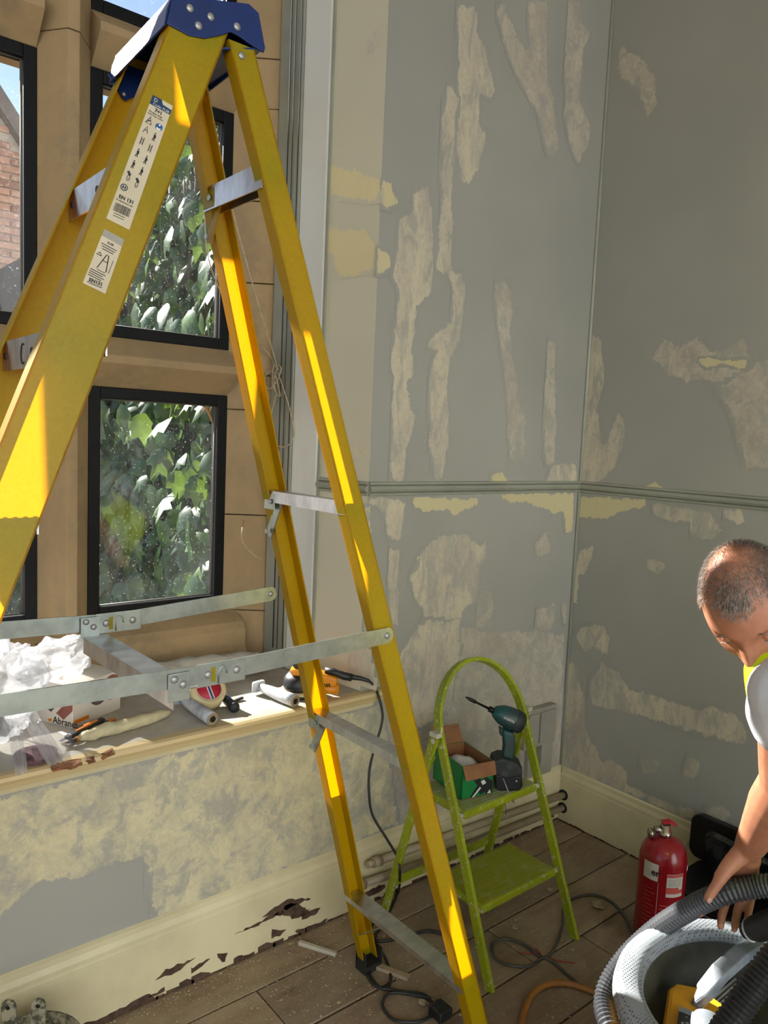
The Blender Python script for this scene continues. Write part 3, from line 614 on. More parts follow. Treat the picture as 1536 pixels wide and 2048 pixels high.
# ------------------------------------------------------------------ tall yellow fibreglass step ladder
def fibre(name, c, c2, tr, f):
    k = NT(name); co = k.coord(); k.p.inputs['Roughness'].default_value = .42
    n = k.noise(co, 130, 4, .7); k.base(k.mix(k.ramp(n, .35, .7), c, c2)); k.bump(n, .12, .001)
    t = k.n('BsdfTranslucent'); k.l(k.mix(k.ramp(k.noise(co, 45, 4), .35, .7), tr, 'ffa000'), t.inputs[0]); mx = k.n('MixShader'); mx.inputs[0].default_value = f
    k.l(k.p.outputs[0], mx.inputs[1]); k.l(t.outputs[0], mx.inputs[2]); k.l(mx.outputs[0], k.out.inputs[0]); MAT[name] = k.m
fibre('yellow_fibreglass', 'ab9c00', '9c8e00', 'ff9e00', .37)
mat('ladder_aluminium', 'c9cbd0', .34, 1, c2='aeb0b6', ns=14, sc=(1, 3, 1), bump=.03, bs=70)
mat('zinc_steel', 'aeb6b0', .38, .9, c2='98a09a', ns=25, bump=.05); mat('rivet_steel', 'a2a2a0', .4, .6)
mat('blue_plastic', '0c2b66', .33, c2='0a2559', ns=12, bump=.05, bs=150)
mat('black_rubber', '141414', .7, c2='1f1f1e', ns=20); mat('label_paper', 'cbbfa6', .5, c2='c2b69c', ns=10); mat('ink_navy', '0d3357', .5); mat('ink_black', '15171a', .6); mat('ink_blue', '14568a', .5)
mat('ink_white', 'd9d9d4', .6)
LAD = thing('step_ladder', (.52, 1.385, 0), 'tall yellow fibreglass step ladder with blue top cap and aluminium treads', 'ladder')
yN = lambda z: 1.135 + .065 * z
yF = lambda z: 1.635 - .065 * z
fl_, fr_ = (lambda z: -.302 + .388 * z), (lambda z: -.203 + .388 * z)
rl_, rr_ = (lambda z: 1.341 - .304 * z), (lambda z: 1.392 - .304 * z)
def near(x, y, o=0):
    d = ray(x, y); t = (1.135 + .065 * EYE.z) / (d.y - .065 * d.z); return EYE + d * t + V((0, -o, 0))
def stile(yf, sg, xl, xr, z0, z1, fd, name, dep=.0035):
    m = MB(); n = 8
    # web: one moulded sheet; flanges folded inwards (sg = +1 towards +Y)
    for i in range(n):
        a, b = z0 + (z1 - z0) * i / n, z0 + (z1 - z0) * (i + 1) / n
        m.add([(xl(a), yf(a), a), (xr(a), yf(a), a), (xr(b), yf(b), b), (xl(b), yf(b), b)], [(0, 1, 2, 3)])
    for x, e in ((xl, 1), (xr, -1)):
        m.prism([(x(z0), yf(z0), z0), (x(z0) + e * dep, yf(z0), z0), (x(z0) + e * dep, yf(z0) + sg * fd, z0), (x(z0), yf(z0) + sg * fd, z0)], V((x(z1) - x(z0), yf(z1) - yf(z0), z1 - z0)))
    return m.build(name, 'yellow_fibreglass', LAD, merge=0)
sf = stile(yN, 1, fl_, fr_, .03, 2.235, .032, 'front_stile'); stile(yF, -1, fl_, fr_, .03, 2.235, .032, 'front_stile')
sr = stile(yN, 1, rl_, rr_, .03, 2.225, .028, 'rear_stile'); stile(yF, -1, rl_, rr_, .03, 2.225, .028, 'rear_stile')
for xl, xr in ((fl_, fr_), (rl_, rr_)):
    for yf, sg in ((yN, 1), (yF, -1)):
        x0, x1, y0 = xl(.02) - .006, xr(.02) + .006, yf(.02) - sg * .006; y1 = y0 + sg * .045
        m = MB().lohi((x0, min(y0, y1), 0), (x1, max(y0, y1), .022)); m.lohi((x0, min(y0, y0 + sg * .005), .022), (x1, max(y0, y0 + sg * .005), .05))
        m.lohi((x0, min(y0, y1), .022), (x0 + .004, max(y0, y1), .062)); m.lohi((x1 - .004, min(y0, y1), .022), (x1, max(y0, y1), .062)); m.build('foot', 'black_rubber', LAD, merge=0)
# treads on the climbing side
for i in range(7):
    z = 1.968 - i * .28; a, b = fl_(z) + .004, fr_(z) - .004; y0, y1 = yN(z) + .0045, yF(z) - .0045
    m = MB(); m.lohi((a, y0, z - .003), (b, y1, z)); m.lohi((a, y0, z - .052), (a + .003, y1, z - .003)); m.lohi((b - .003, y0, z - .03), (b, y1, z - .003))
    for g in range(6): m.lohi((a + .010 + g * .014, y0, z), (a + .016 + g * .014, y1, z + .0016))
    t = m.build('tread', 'ladder_aluminium', LAD, merge=0)
    for yy in (y0 + .02, y0 + .085, y1 - .02): MB().tube([(a + .0015, yy, z - .026), (a - .0015, yy, z - .026)], .006, 10).build('rivet', 'ink_black', t)
    if i == 1:
        c = V((a - .0008, y0 + .135, z - .028)); pts = [c + V((0, .012 * math.cos(t_), .017 * math.sin(t_))) for t_ in [math.pi * (.3 + 1.4 * j / 12) for j in range(13)]]
        MB().tube([V((p.x, 2 * c.y - p.y, p.z)) for p in pts], .0008, 4).tube([(a - .0008, y0 + .05, z - .012), (a - .0008, y0 + .052, z - .044), (a - .0008, y0 + .075, z - .044)], .0007, 4).build('pen_mark', 'ink_black', t)
    for yy, sg in ((y0, 1), (y1, -1)):
        MB().bar((fl_(z - .03) + .06, yy + sg * .002, z - .09), (a + .05, yy + sg * .06, z - .012), .018, .003, up=(1, 0, 0)).build('tread_brace', 'zinc_steel', t)
# braces on the back frame
for z, h, w_ in ((2.035, .046, .030), (1.415, .026, .034), (.845, .022, .036), (.262, .014, .05)):
    a, b = rl_(z) + .002, rr_(z) - .004; a, b = (a + b) / 2 - w_ / 2, (a + b) / 2 + w_ / 2; y0, y1 = yN(z) + .003, yF(z) - .003
    m = MB(); m.lohi((a, y0, z - .003), (b, y1, z)); m.lohi((a, y0, z - h), (a + .003, y1, z - .003)); m.lohi((b - .003, y0, z - h), (b, y1, z - .003)); t = m.build('back_brace', 'ladder_aluminium', LAD, merge=0)
    if z > .5:
        for yy, sg in ((y1, -1),):
            m = MB().bar((a + .012, yy + sg * .004, z - .105), (a + .010, yy + sg * .055, z - .012), .024, .003, up=(1, 0, 0)); m.lohi((a - .001, yy - .045, z - .042), (a + .001, yy - .001, z - .006)); g = m.build('gusset', 'yellow_fibreglass' if z > 1.9 else 'zinc_steel', t, merge=0)
            MB().tube([(a + .004, yy - .008, z - .095), (a + .001, yy - .008, z - .095)], .006, 8).build('rivet', 'rivet_steel', g)
            MB().tube([(a - .002, yy - .03, z - .024), (a - .005, yy - .03, z - .024)], .006, 8).build('rivet', 'rivet_steel', g, merge=0)
    else:
        MB().bar((rl_(.16) + .03, yF(.1) - .004, .11), ((a + b) / 2, yF(.2) - .17, z - .01), .022, .003).build('gusset', 'zinc_steel', t)
# moulded blue cap
zc = [(.550, 2.208), (.560, 2.256), (.70, 2.294), (.720, 2.286), (.735, 2.232), (.733, 2.224), (.702, 2.229), (.684, 2.234), (.666, 2.235), (.645, 2.222), (.618, 2.208), (.590, 2.203)]
m = MB(); m.prism([(x, yN(2.25) - .0065, z) for x, z in zc], (0, .0045, 0)); cap = m.build('cap', 'blue_plastic', LAD, bevel=.001)
yb = yF(2.25) + .006
m = MB(); m.prism([(.535, yb, 2.176), (.547, yb, 2.230), (.70, yb, 2.278), (.722, yb, 2.272), (.735, yb, 2.232), (.70, yb, 2.20), (.60, yb, 2.185)], (0, -.004, 0)); m.build('cap_skirt', 'blue_plastic', cap)
y0, y1 = yN(2.25) - .002, yF(2.25) + .002
m = MB(); m.add([(.560, y0, 2.256), (.70, y0, 2.294), (.720, y0, 2.286), (.722, y1, 2.272), (.70, y1, 2.278), (.547, y1, 2.230)], [(0, 1, 4, 5), (1, 2, 3, 4)])
m.add([(.560, y0, 2.256), (.547, y1, 2.230), (.539, y1, 2.208), (.552, y0, 2.235), (.534, y1, 2.178), (.547, y0, 2.206)], [(0, 1, 2, 3), (3, 2, 4, 5)])
m.add([(.720, y0, 2.286), (.735, y0, 2.232), (.735, y1, 2.222), (.722, y1, 2.272)], [(0, 1, 2, 3)])
m.add([(.73, y0, 2.232), (.60, y0, 2.19), (.60, y1, 2.19), (.73, y1, 2.232)], [(0, 1, 2, 3)])
o = m.build('cap_top', 'blue_plastic', cap, merge=0); sm = o.modifiers.new('thick', 'SOLIDIFY'); sm.thickness = .003; sm.offset = -1
yi = yF(2.17) - .0045
m = MB().prism([(.530, yi, 2.190), (.592, yi, 2.200), (.600, yi, 2.178), (.563, yi, 2.152), (.556, yi, 2.156)], (0, -.004, 0)); t = m.build('cap_bracket', 'blue_plastic', cap)
for x, z_ in ((.543, 2.187), (.560, 2.163), (.592, 2.186)): MB().sphere((x, yi - .004, z_), (.004, .002, .004), 8, 5).build('rivet', 'rivet_steel', t)
for x, z_ in ((.590, 2.246), (.628, 2.246), (.606, 2.224), (.678, 2.248)):
    MB().sphere((x, yN(2.25) - .0068, z_), (.0068, .0025, .0068), 12, 6).build('rivet', 'rivet_steel', cap)
MB().sphere((.690, yN(2.205) - .001, 2.205), (.0068, .0025, .0068), 12, 6).build('rivet', 'rivet_steel', sr)
# spreader bars with hinge plates
def spreader(y, pts, s):
    m = MB(); m.bar(pts[0], pts[1], .003, .034); o = m.build('spreader_bar', 'zinc_steel', LAD)
    MB().bar((pts[2][0] + .01, y - s * .004, pts[2][2]), (pts[3][0], y - s * .004, pts[3][2]), .003, .034).build('spreader_bar', 'zinc_steel', LAD)
    MB().tube([(pts[0][0], y - .0019, pts[0][2]), (pts[0][0], y + .0019, pts[0][2])], .0172, 20).build('bar_end', 'zinc_steel', o)
    MB().sphere((pts[0][0], y - .002, pts[0][2]), (.007, .004, .007), 12, 6).build('pivot_rivet', 'rivet_steel', o)
    hx, hz = pts[1][0], pts[1][2]; yy = y - .0055
    h = MB().lohi((hx - .045, yy - .001, hz - .021), (hx + .05, yy + .001, hz + .021)).build('hinge_plate', 'zinc_steel', o, bevel=.0008)
    for dx in (-.024, .032): MB().sphere((hx + dx, yy - .001, hz), (.0075, .004, .0075), 12, 6).build('rivet', 'rivet_steel', h)
    MB().tube(arc((hx + .004, yy - .0015, hz - .002), (1, 0, 0), (0, 0, 1), .008, .014, 0, math.pi, 10) + [V((hx - .004, yy - .0015, hz - .018))], .0016, 6).build('pressed_rib', 'zinc_steel', h)
    MB().lohi((hx - .018, yy - .0014, hz - .014), (hx - .010, yy - .001, hz + .012)).build('paint_mark', 'yellow_fibreglass', h)
    return h
yn_ = yN(1.13) - .004; yf_ = yF(1.15) - .004
spreader(yn_, [(1.022, yn_, 1.135), (.635, yn_, 1.121), (.66, yn_, 1.121), (.185, yn_, 1.132)], 1)
yf2 = yF(1.15) + .0035
spreader(yf2, [(.956, yf2, 1.163), (.585, yf2, 1.141), (.60, yf2, 1.141), (.185, yf2, 1.158)], 1)
# L-shaped link between the two spreaders
m = MB(); A_, B_ = V((.515, yf2 - .01, 1.118)), V((.553, yn_ + .004, 1.098))
m.bar(A_ + V((.022, 0, 0)), B_ + V((.022, 0, 0)), .05, .002); m.bar(A_ + V((0, 0, -.016)), B_ + V((0, 0, -.016)), .002, .034)
lk = m.build('spreader_link', 'ladder_aluminium', LAD, merge=0)
MB().lohi((.508, yf2 - .012, 1.118), (.545, yf2 - .010, 1.158)).build('link_tab', 'zinc_steel', lk)
t = MB().lohi((.536, yn_ - .0095, 1.085), (.576, yn_ - .0072, 1.134)).build('link_tab', 'zinc_steel', lk, bevel=.0007)
for x, z_ in ((.547, 1.124), (.563, 1.113)): MB().sphere((x, yn_ - .0098, z_), (.007, .004, .007), 12, 6).build('rivet', 'rivet_steel', t)
for x, z_ in ((.518, 1.150), (.533, 1.138)): MB().sphere((x, yf2 - .0145, z_), (.006, .003, .006), 10, 6).build('rivet', 'rivet_steel', lk)
# printed labels on the near front stile
def label(c, name):
    P = [near(x, y, .0012) for x, y in c]; o = MB().prism(P, (0, .0008, 0)).build(name, 'label_paper', sf)
    return o, P[0], (P[1] - P[0]), (P[3] - P[0])
lb, O, U_, W_ = label([(305, 190), (345, 213), (258, 460), (212, 437)], 'safety_label')
def on(u, v, O=None, U=None, W=None, o=.0006): return O + U * u + W * v + V((0, -o, 0))
L1 = lambda u, v, o=.0006: on(u, v, O, U_, W_, o)
ud, vd = U_.normalized(), -W_.normalized(); wid = U_.length; hei = W_.length
def tx(s, size, L, u, v, m='ink_black', b=0, par=None, al='LEFT'): text(s, size, L(u, v), ud, vd, m, par, align=al, bold=b, ext=.0001)
MB().prism([L1(0, .0), L1(1, 0), L1(1, .072), L1(0, .072)], (0, .0004, 0)).build('label_band', 'ink_navy', lb)
MB().prism([L1(.45, .0, .0009), L1(1, 0, .0009), L1(1, .035, .0009), L1(.55, .03, .0009)], (0, .0003, 0)).build('torn_corner', 'label_paper', lb)
tx('D', .009, L1, .12, .04, 'ink_white', 0, lb); tx('Code: FLS8', .006, lambda u, v: L1(u, v, .001), .14, .068, 'ink_white', 0, lb)
tx('7+1', .008, L1, .5, .108, 'ink_black', .0003, lb, 'CENTER')
tx('Fibreglass Single', .0036, L1, .08, .128, 'ink_black', 0, lb); tx('Sided Step Ladder', .0036, L1, .08, .146, 'ink_black', 0, lb)
def tri(L, cu, cv, s, m, par): MB().tube([L(cu - .13 * s, cv + .026 * s), L(cu + .13 * s, cv + .026 * s), L(cu, cv - .03 * s)], .0008, 4, closed=True).build('pictogram', m, par)
def disc(L, cu, cv, r, m, par, ring=False):
    c = L(cu, cv); pts = [c + ud * (r * math.cos(a)) + vd * (r * math.sin(a)) for a in [2 * math.pi * i / 20 for i in range(20)]]
    (MB().tube(pts, .0007, 4, closed=True) if ring else MB().prism(pts, (0, .0003, 0))).build('pictogram', m, par)
tri(L1, .25, .19, 1, 'ink_black', lb); MB().bar(L1(.2, .2), L1(.3, .185), .0006, .0015).build('pictogram', 'ink_black', lb)
disc(L1, .74, .2, .0062, 'ink_blue', lb); MB().prism([L1(.64, .205, .001), L1(.74, .212, .001), L1(.84, .205, .001), L1(.84, .222, .001), L1(.74, .23, .001), L1(.64, .222, .001)], (0, .0002, 0)).build('pictogram', 'ink_white', lb); disc(lambda u, v: L1(u, v, .001), .74, .185, .0018, 'ink_white', lb)
for row in range(5):
    for cl in range(2):
        cu, cv = (.26, .265 + row * .094) if cl == 0 else (.7, .285 + row * .094); kk = row * 2 + cl; r = random.Random(kk)
        m = MB()
        if kk == 0: m.tube([L1(cu - .1, cv + .025), L1(cu, cv - .028), L1(cu + .1, cv + .025)], .0006, 4); m.bar(L1(cu - .06, cv + .005), L1(cu + .06, cv + .005), .0004, .0008)
        elif kk in (2, 3): m.bar(L1(cu - .06, cv - .03), L1(cu - .06, cv + .03), .0004, .0009); m.bar(L1(cu + .06, cv - .03), L1(cu + .06, cv + .03), .0004, .0009); [m.bar(L1(cu - .06, cv + q), L1(cu + .06, cv + q), .0004, .0007) for q in (-.015, 0, .015)]
        elif kk in (8, 9): m.bar(L1(cu - .1, cv - .03), L1(cu + .04, cv - .005), .0004, .004); m.tube([L1(cu + .06 * math.cos(q), cv + .015 + .022 * math.sin(q)) for q in [math.pi * j / 5 for j in range(10)]], .0005, 4, closed=True)
        else:
            m.prism([L1(cu + .03 * math.cos(q), cv - .026 + .007 * math.sin(q)) for q in [math.pi * j / 4 for j in range(8)]], (0, .0003, 0))
            m.prism([L1(cu - .05, cv - .016), L1(cu + .05, cv - .016), L1(cu + .08, cv + .008), L1(cu + .03, cv + .005), L1(cu + .06, cv + .032), L1(cu + .02, cv + .032), L1(cu, cv + .01), L1(cu - .03, cv + .032), L1(cu - .07, cv + .032), L1(cu - .03, cv + .005)], (0, .0003, 0))
        m.build('pictogram', 'ink_black', lb, merge=0)
disc(L1, .24, .735, .0052, 'ink_navy', lb, True); m = MB()
for q in (-.05, .05): m.prism([L1(.24 + q + .03 * math.cos(t), .735 + .013 * math.sin(t)) for t in [math.pi * j / 4 for j in range(8)]], (0, .0003, 0))
m.build('pictogram', 'ink_black', lb, merge=0)
tx('EN 131', .0082, L1, .17, .822, 'ink_black', .00025, lb); tx('Professional use', .0042, L1, .1, .845, 'ink_black', 0, lb)
m = MB(); u = .14; r = random.Random(4)
while u < .86: w_ = r.choice((.012, .02, .03)); m.prism([L1(u, .862), L1(u + w_, .862), L1(u + w_, .925), L1(u, .925)], (0, .0003, 0)); u += w_ + r.choice((.014, .02, .03))
m.build('barcode', 'ink_black', lb, merge=0)
[MB().bar(L1(.22, .94 + .018 * i), L1(.72, .94 + .018 * i), .0003, .0008).build('small_print', 'ink_black', lb) for i in range(2)]
lb2, O2, U2, W2_ = label([(208, 458), (248, 480), (210, 588), (165, 566)], 'rating_label')
L2 = lambda u, v, o=.0006: on(u, v, O2, U2, W2_, o)
MB().prism([L2(0, 0), L2(1, 0), L2(1, .12), L2(0, .12)], (0, .0004, 0)).build('label_band', 'trunking_grey', lb2)
tx('FLS8', .0052, L2, .5, .2, 'ink_black', .0001, lb2, 'CENTER')
for i in range(3): MB().bar(L2(.1 + .06 * i, .24 + .04 * i), L2(.85 - .04 * i, .24 + .04 * i), .0003, .0011).build('small_print', 'ink_black', lb2)
tri(L2, .2, .42, .9, 'ink_black', lb2)
MB().tube([L2(.32, .66), L2(.52, .38), L2(.62, .38), L2(.76, .66)], .0007, 4).tube([L2(.44, .5), L2(.66, .5)], .0005, 4).tube([L2(.35, .68), L2(.74, .68)], .0004, 4).tube([L2(.88, .42), L2(.88, .66)], .0004, 4).build('ladder_sketch', 'ink_black', lb2, merge=0)
for i in range(4): MB().bar(L2(.06, .72 + .036 * i), L2(.8 - .1 * (i % 2), .72 + .036 * i), .0003, .0011).build('small_print', 'ink_black', lb2)
tx('EN131', .0078, L2, .2, .925, 'ink_black', .0003, lb2); tx('Professional', .0048, L2, .16, .965, 'ink_black', 0, lb2)
# ------------------------------------------------------------------ green two-step stool with a hoop
def strip(m, pts, wd, a, b, mi=0, closed=False):
    """rectangular bar a x b swept along pts; b lies along wd"""
    pts = [V(p) for p in pts]; n = len(pts); vs = []
    for i in range(n):
        t = (pts[min(i + 1, n - 1)] - pts[max(i - 1, 0)]).normalized(); w_ = V(wd) - t * V(wd).dot(t); w_.normalize(); s = t.cross(w_)
        vs += [pts[i] + s * (x * a / 2) + w_ * (y * b / 2) for x, y in ((-1, -1), (1, -1), (1, 1), (-1, 1))]
    fs = [(i * 4 + k, i * 4 + (k + 1) % 4, (i + 1) * 4 + (k + 1) % 4, (i + 1) * 4 + k) for i in range(n - 1) for k in range(4)] + [(3, 2, 1, 0), tuple(range(4 * n - 4, 4 * n))]
    return m.add(vs, fs, mi)
k = NT('green_enamel'); co = k.coord(); n = k.noise(co, 55, 6, .75, 1.0)
k.base(k.mix(k.ramp(n, .57, .61), k.mix(k.ramp(k.noise(co, 6), .4, .7), '8f9a10', '7d8810'), 'b9b79d')); k.p.inputs['Roughness'].default_value = .38; MAT['green_enamel'] = k.m
k = NT('green_ribbed'); co = k.coord(); n = k.noise(co, 22, 6, .7); k.base(k.mix(k.ramp(n, .38, .62), '85904a', '9aa07e')); k.p.inputs['Roughness'].default_value = .6
wv = k.n('TexWave'); wv.inputs['Scale'].default_value = 26; k.l(co, wv.inputs[0]); k.bump(n, .2, .002); MAT['green_ribbed'] = k.m
k = NT('green_ribbed_low'); co = k.coord(); n = k.noise(co, 22, 6, .7); k.base(k.mix(k.ramp(n, .5, .72), '8a8f1e', '9a9c62')); k.p.inputs['Roughness'].default_value = .55; k.bump(n, .2, .002); MAT['green_ribbed_low'] = k.m
mat('white_bush', 'b9b5a5', .5)
ST = thing('step_stool', (1.77, 1.58, 0), 'lime green two-step folding stool with hoop handle, spattered with paint', 'step stool')
sy = lambda z: 1.336 + .37 * z
wn = V((0, -1, .37)).normalized()
xl_ = lambda z: 1.577 - .012 * z; xr_ = lambda z: 1.968 - .035 * z
pts = [V((xl_(zz), sy(zz), zz)) for zz in (0, .2, .45, .655)]
ca = (xl_(.66) + xr_(.66)) / 2; ra = (xr_(.66) - xl_(.66)) / 2
for i in range(1, 24):
    a = math.pi * (1 - i / 24); zz = .66 + .195 * math.sin(a); pts.append(V((ca + ra * math.cos(a), sy(zz), zz)))
pts += [V((xr_(zz), sy(zz), zz)) for zz in (.655, .45, .2, 0)]
m = MB(); strip(m, pts, wn, .013, .030); m.build('hoop_frame', 'green_enamel', ST, bevel=.0025)
for x0, x1 in ((1.553, 1.567), (1.968, 2.045)):
    m = MB(); strip(m, [(x0, 1.585, .672), (x0 + (x1 - x0) * .5, 1.692, .34), (x1, 1.795, 0)], (1, 0, 0), .028, .013); l = m.build('rear_leg', 'green_enamel', ST, bevel=.003)
    MB().tube([(x0 - .008, 1.588, .655), (x0 + .02, 1.588, .655)], .008, 12).build('pivot_pin', 'white_bush', l); MB().lohi((x0 - .011, 1.568, .668), (x0 + .011, 1.602, .682)).build('end_cap', 'white_bush', l, bevel=.003)
m = MB(); strip(m, [(1.567, 1.772, .11), (2.035, 1.772, .11)], (0, 0, 1), .01, .026); m.build('rear_rail', 'green_enamel', ST, bevel=.002)
def stepboard(z0, y0, y1, x0, x1, mm):
    o = MB().lohi((x0, y0, z0 - .026), (x1, y1, z0)).build('step', 'green_enamel', ST, bevel=.008, seg=3)
    for i in range(15):
        y = y0 + .012 + (y1 - y0 - .024) * i / 14; MB().lohi((x0 + .012, y - .0035, z0), (x1 - .012, y + .0035, z0 + .0016)).build('tread_rib', mm, o)
    MB().lohi((x0 + .008, y0 + .006, z0 - .001), (x1 - .008, y1 - .006, z0 + .0006)).build('tread_mat', mm, o)
    for a, b in ((xl_(z0) + .006, x0), (x1, xr_(z0) - .006)): MB().tube([(a, y0 + .012, z0 - .014), (b, y0 + .012, z0 - .014)], .0085, 12).build('step_bush', 'white_bush', o)
stepboard(.46, 1.49, 1.70, 1.60, 1.932, 'green_ribbed'); stepboard(.21, 1.403, 1.60, 1.60, 1.940, 'green_ribbed_low')
for x in (1.566, 1.955): m = MB(); strip(m, [(x, 1.60, .60), (x, 1.675, .447)], (1, 0, 0), .012, .006); m.build('hinge_link', 'green_enamel', ST)

# green cardboard box with open flaps
mat('green_card', '0c7a3a', .5, c2='0a6b33', ns=6); mat('brown_card', '8a5f3d', .85, c2='7a5335', ns=18); mat('clear_bag', 'c6c8c8', .25, c2='9fa3a5', ns=20, bump=.6, bs=30, bd=.01)
GB = thing('cardboard_box', (1.70, 1.60, .4622), 'small open green cardboard box on the upper step of the stool', 'box')
rot = math.radians(-12); bu = V((math.cos(rot), math.sin(rot), 0)); bv = V((-math.sin(rot), math.cos(rot), 0)); b0 = V((1.637, 1.547, .4625)); bwid, bdep, bh = .116, .165, .105
def bp(u, v, zz): return b0 + bu * u + bv * v + V((0, 0, zz))
m = MB(); T = .003
m.prism([bp(0, 0, 0), bp(bwid, 0, 0), bp(bwid, bdep, 0), bp(0, bdep, 0)], (0, 0, T)); m.build('bottom', 'brown_card', GB)
for nm, a, b, c_ in (('front', (0, 0), (bwid, 0), (0, T)), ('back', (0, bdep - T), (bwid, bdep - T), (0, T)), ('side', (0, 0), (0, bdep), (T, 0)), ('side', (bwid - T, 0), (bwid - T, bdep), (T, 0))):
    p = [bp(*a, .001), bp(*b, .001), bp(b[0] + c_[0], b[1] + c_[1], .001), bp(a[0] + c_[0], a[1] + c_[1], .001)]
    o = MB().prism(p, (0, 0, bh)).build(nm + '_panel', 'green_card', GB)
    ins = [bp(*q, .004) for q in ((a[0] + .0035, a[1] + .0035), (b[0] - .0035 if nm in ('front', 'back') else b[0] + .0035, b[1] + .0035 if nm in ('front', 'back') else b[1] - .0035))]
m = MB(); m.prism([bp(.004, .004, .1), bp(bwid - .004, .004, .1), bp(bwid - .004, .0046, .1), bp(.004, .0046, .1)], (0, 0, 0.001))
for a, b in (((T + .0004, T, ), (T + .0004, bdep - T)), ((bwid - T - .0004, T), (bwid - T - .0004, bdep - T)), ((T, bdep - T - .0004), (bwid - T, bdep - T - .0004)), ((T, T + .0004), (bwid - T, T + .0004))):
    pa, pb = bp(*a, .004), bp(*b, .004); m.add([pa, pb, pb + V((0, 0, bh - .003)), pa + V((0, 0, bh - .003))], [(0, 1, 2, 3)])
m.build('lining', 'brown_card', GB, merge=0)
MB().prism([bp(-.001, -.002, bh + .002), bp(bwid + .001, -.002, bh + .002), bp(bwid, -.016, bh - .036), bp(.004, -.018, bh - .038)], bv * .002).build('flap', 'brown_card', GB)
MB().prism([bp(.002, bdep, bh), bp(bwid - .005, bdep, bh), bp(bwid - .008, bdep + .03, bh + .05), bp(.004, bdep + .03, bh + .052)], bv * .002).build('flap', 'brown_card', GB)
# black and white figure printed on the front
PR = lambda u, v, o=.0006: bp(u * bwid, -o, v * bh)
for nm, mm, pg, o_ in (('printed_figure', 'ink_black', [(.35, .62), (.5, .68), (.6, .5), (.78, .56), (.98, .4), (.97, .05), (.8, .02), (.74, .12), (.6, .05), (.52, .22), (.34, .02), (.28, .04), (.5, .36), (.42, .46)], .0006),
        ('printed_figure', 'ink_white', [(.40, .64), (.5, .68), (.53, .60), (.44, .54)], .0010), ('printed_figure', 'ink_white', [(.6, .46), (.7, .5), (.78, .38), (.66, .34)], .0010), ('printed_figure', 'ink_white', [(.34, .03), (.4, .03), (.62, .26), (.58, .30)], .0010), ('printed_figure', 'ink_white', [(.82, .04), (.9, .16), (.95, .05)], .0010)):
    MB().prism([PR(u, v, o_) for u, v in pg], bv * .0003).build(nm, mm, GB)
bag = MB(); bag.sphere(bp(.058, .085, .058), (.045, .06, .036), 20, 12)
for v in bag.v: d = mnoise.noise(v * 30) * .012 + mnoise.noise(v * 70) * .005; v += (v - bp(.058, .085, .058)).normalized() * d
o = bag.build('plastic_bag', 'clear_bag', loc=bp(.058, .085, .02)); tag(o, 'crumpled grey plastic bag inside the green cardboard box', 'bag')

# cordless impact driver standing on its battery
mat('teal_plastic', '0f4a4c', .42, c2='2a3336', ns=16, a=.35, b=.6); mat('charcoal_rubber', '1b2022', .6, c2='3a4244', ns=24, a=.5, b=.7); mat('battery_black', '0d0f18', .4); mat('bit_steel', '2b2b28', .4, .8)
dr0 = onZ(1018, 1572, .4626); DF = _F.copy()
DR = thing('impact_driver', dr0, 'teal cordless impact driver standing on its battery on the green stool', 'drill')
dp = lambda x, y, o=0: onplane(x, y, dr0, DF) + DF * o
W_ = _F * 1
def dprism(px, th, name, mm, bev=.006, par=None): return MB().prism([dp(x, y, -th / 2) for x, y in px], DF * th).build(name, mm, par or DR, bevel=bev, seg=3)
bat = dprism([(988, 1540), (1041, 1544), (1042, 1563), (1036, 1572), (994, 1573), (988, 1566)], .068, 'battery', 'battery_black', .005)
MB().sphere(dp(1029, 1552, -.036), (.003, .003, .003), 8, 6).build('latch', 'white_bush', bat)
dprism([(984, 1513), (1000, 1507), (1026, 1514), (1041, 1526), (1042, 1543), (1010, 1548), (988, 1540), (982, 1522)], .074, 'foot', 'charcoal_rubber', .008)
dprism([(1004, 1455), (1028, 1462), (1030, 1490), (1026, 1516), (1003, 1512), (1006, 1490)], .036, 'grip', 'teal_plastic', .01)
dprism([(998, 1452), (1006, 1458), (1008, 1474), (999, 1468)], .02, 'trigger', 'charcoal_rubber', .004)
a_, b_ = dp(986, 1421), dp(1046, 1448); ax = (b_ - a_).normalized(); L_ = (b_ - a_).length
hd = MB().lathe([(.008, 0), (.017, .004), (.024, .016), (.031, .03), (.035, .055), (.035, L_ * .72), (.033, L_ * .92), (.024, L_)], a_, ax, 24).build('motor_housing', 'teal_plastic', DR)
MB().lathe([(.0355, L_ * .70), (.0358, L_ * .74), (.034, L_ * .94), (.025, L_ * 1.01)], a_, ax, 24).build('end_cover', 'charcoal_rubber', hd)
MB().tube([a_ + ax * .004, a_ - ax * .014], .0095, 14).build('collet', 'bit_steel', hd)
t0_, t1_ = a_ - ax * .012, dp(931, 1394); MB().tube([t0_, t0_.lerp(t1_, .55), t0_.lerp(t1_, .58), t0_.lerp(t1_, .8), t0_.lerp(t1_, .92), t1_], [.004, .0035, .006, .006, .0035, .0015], 8).build('driver_bit', 'bit_steel', hd)
side = -DF; tdir = ax; text('makita', .014, a_ + ax * .03 + side * .0356 - (ax.cross(side)).normalized() * .0 , tdir, tdir.cross(side) * -1, 'ink_white', hd)
MB().tube([dp(1000, 1540, -.03), dp(1012, 1570, -.042), dp(1024, 1590, -.05), dp(1018, 1620, .1), dp(1024, 1665, .12)], .0016, 6).build('wire_rod', 'rivet_steel', None, loc=dp(1020, 1650)); tag(D.objects['wire_rod'], 'thin bent wire hanging from the upper step behind the stool', 'wire')

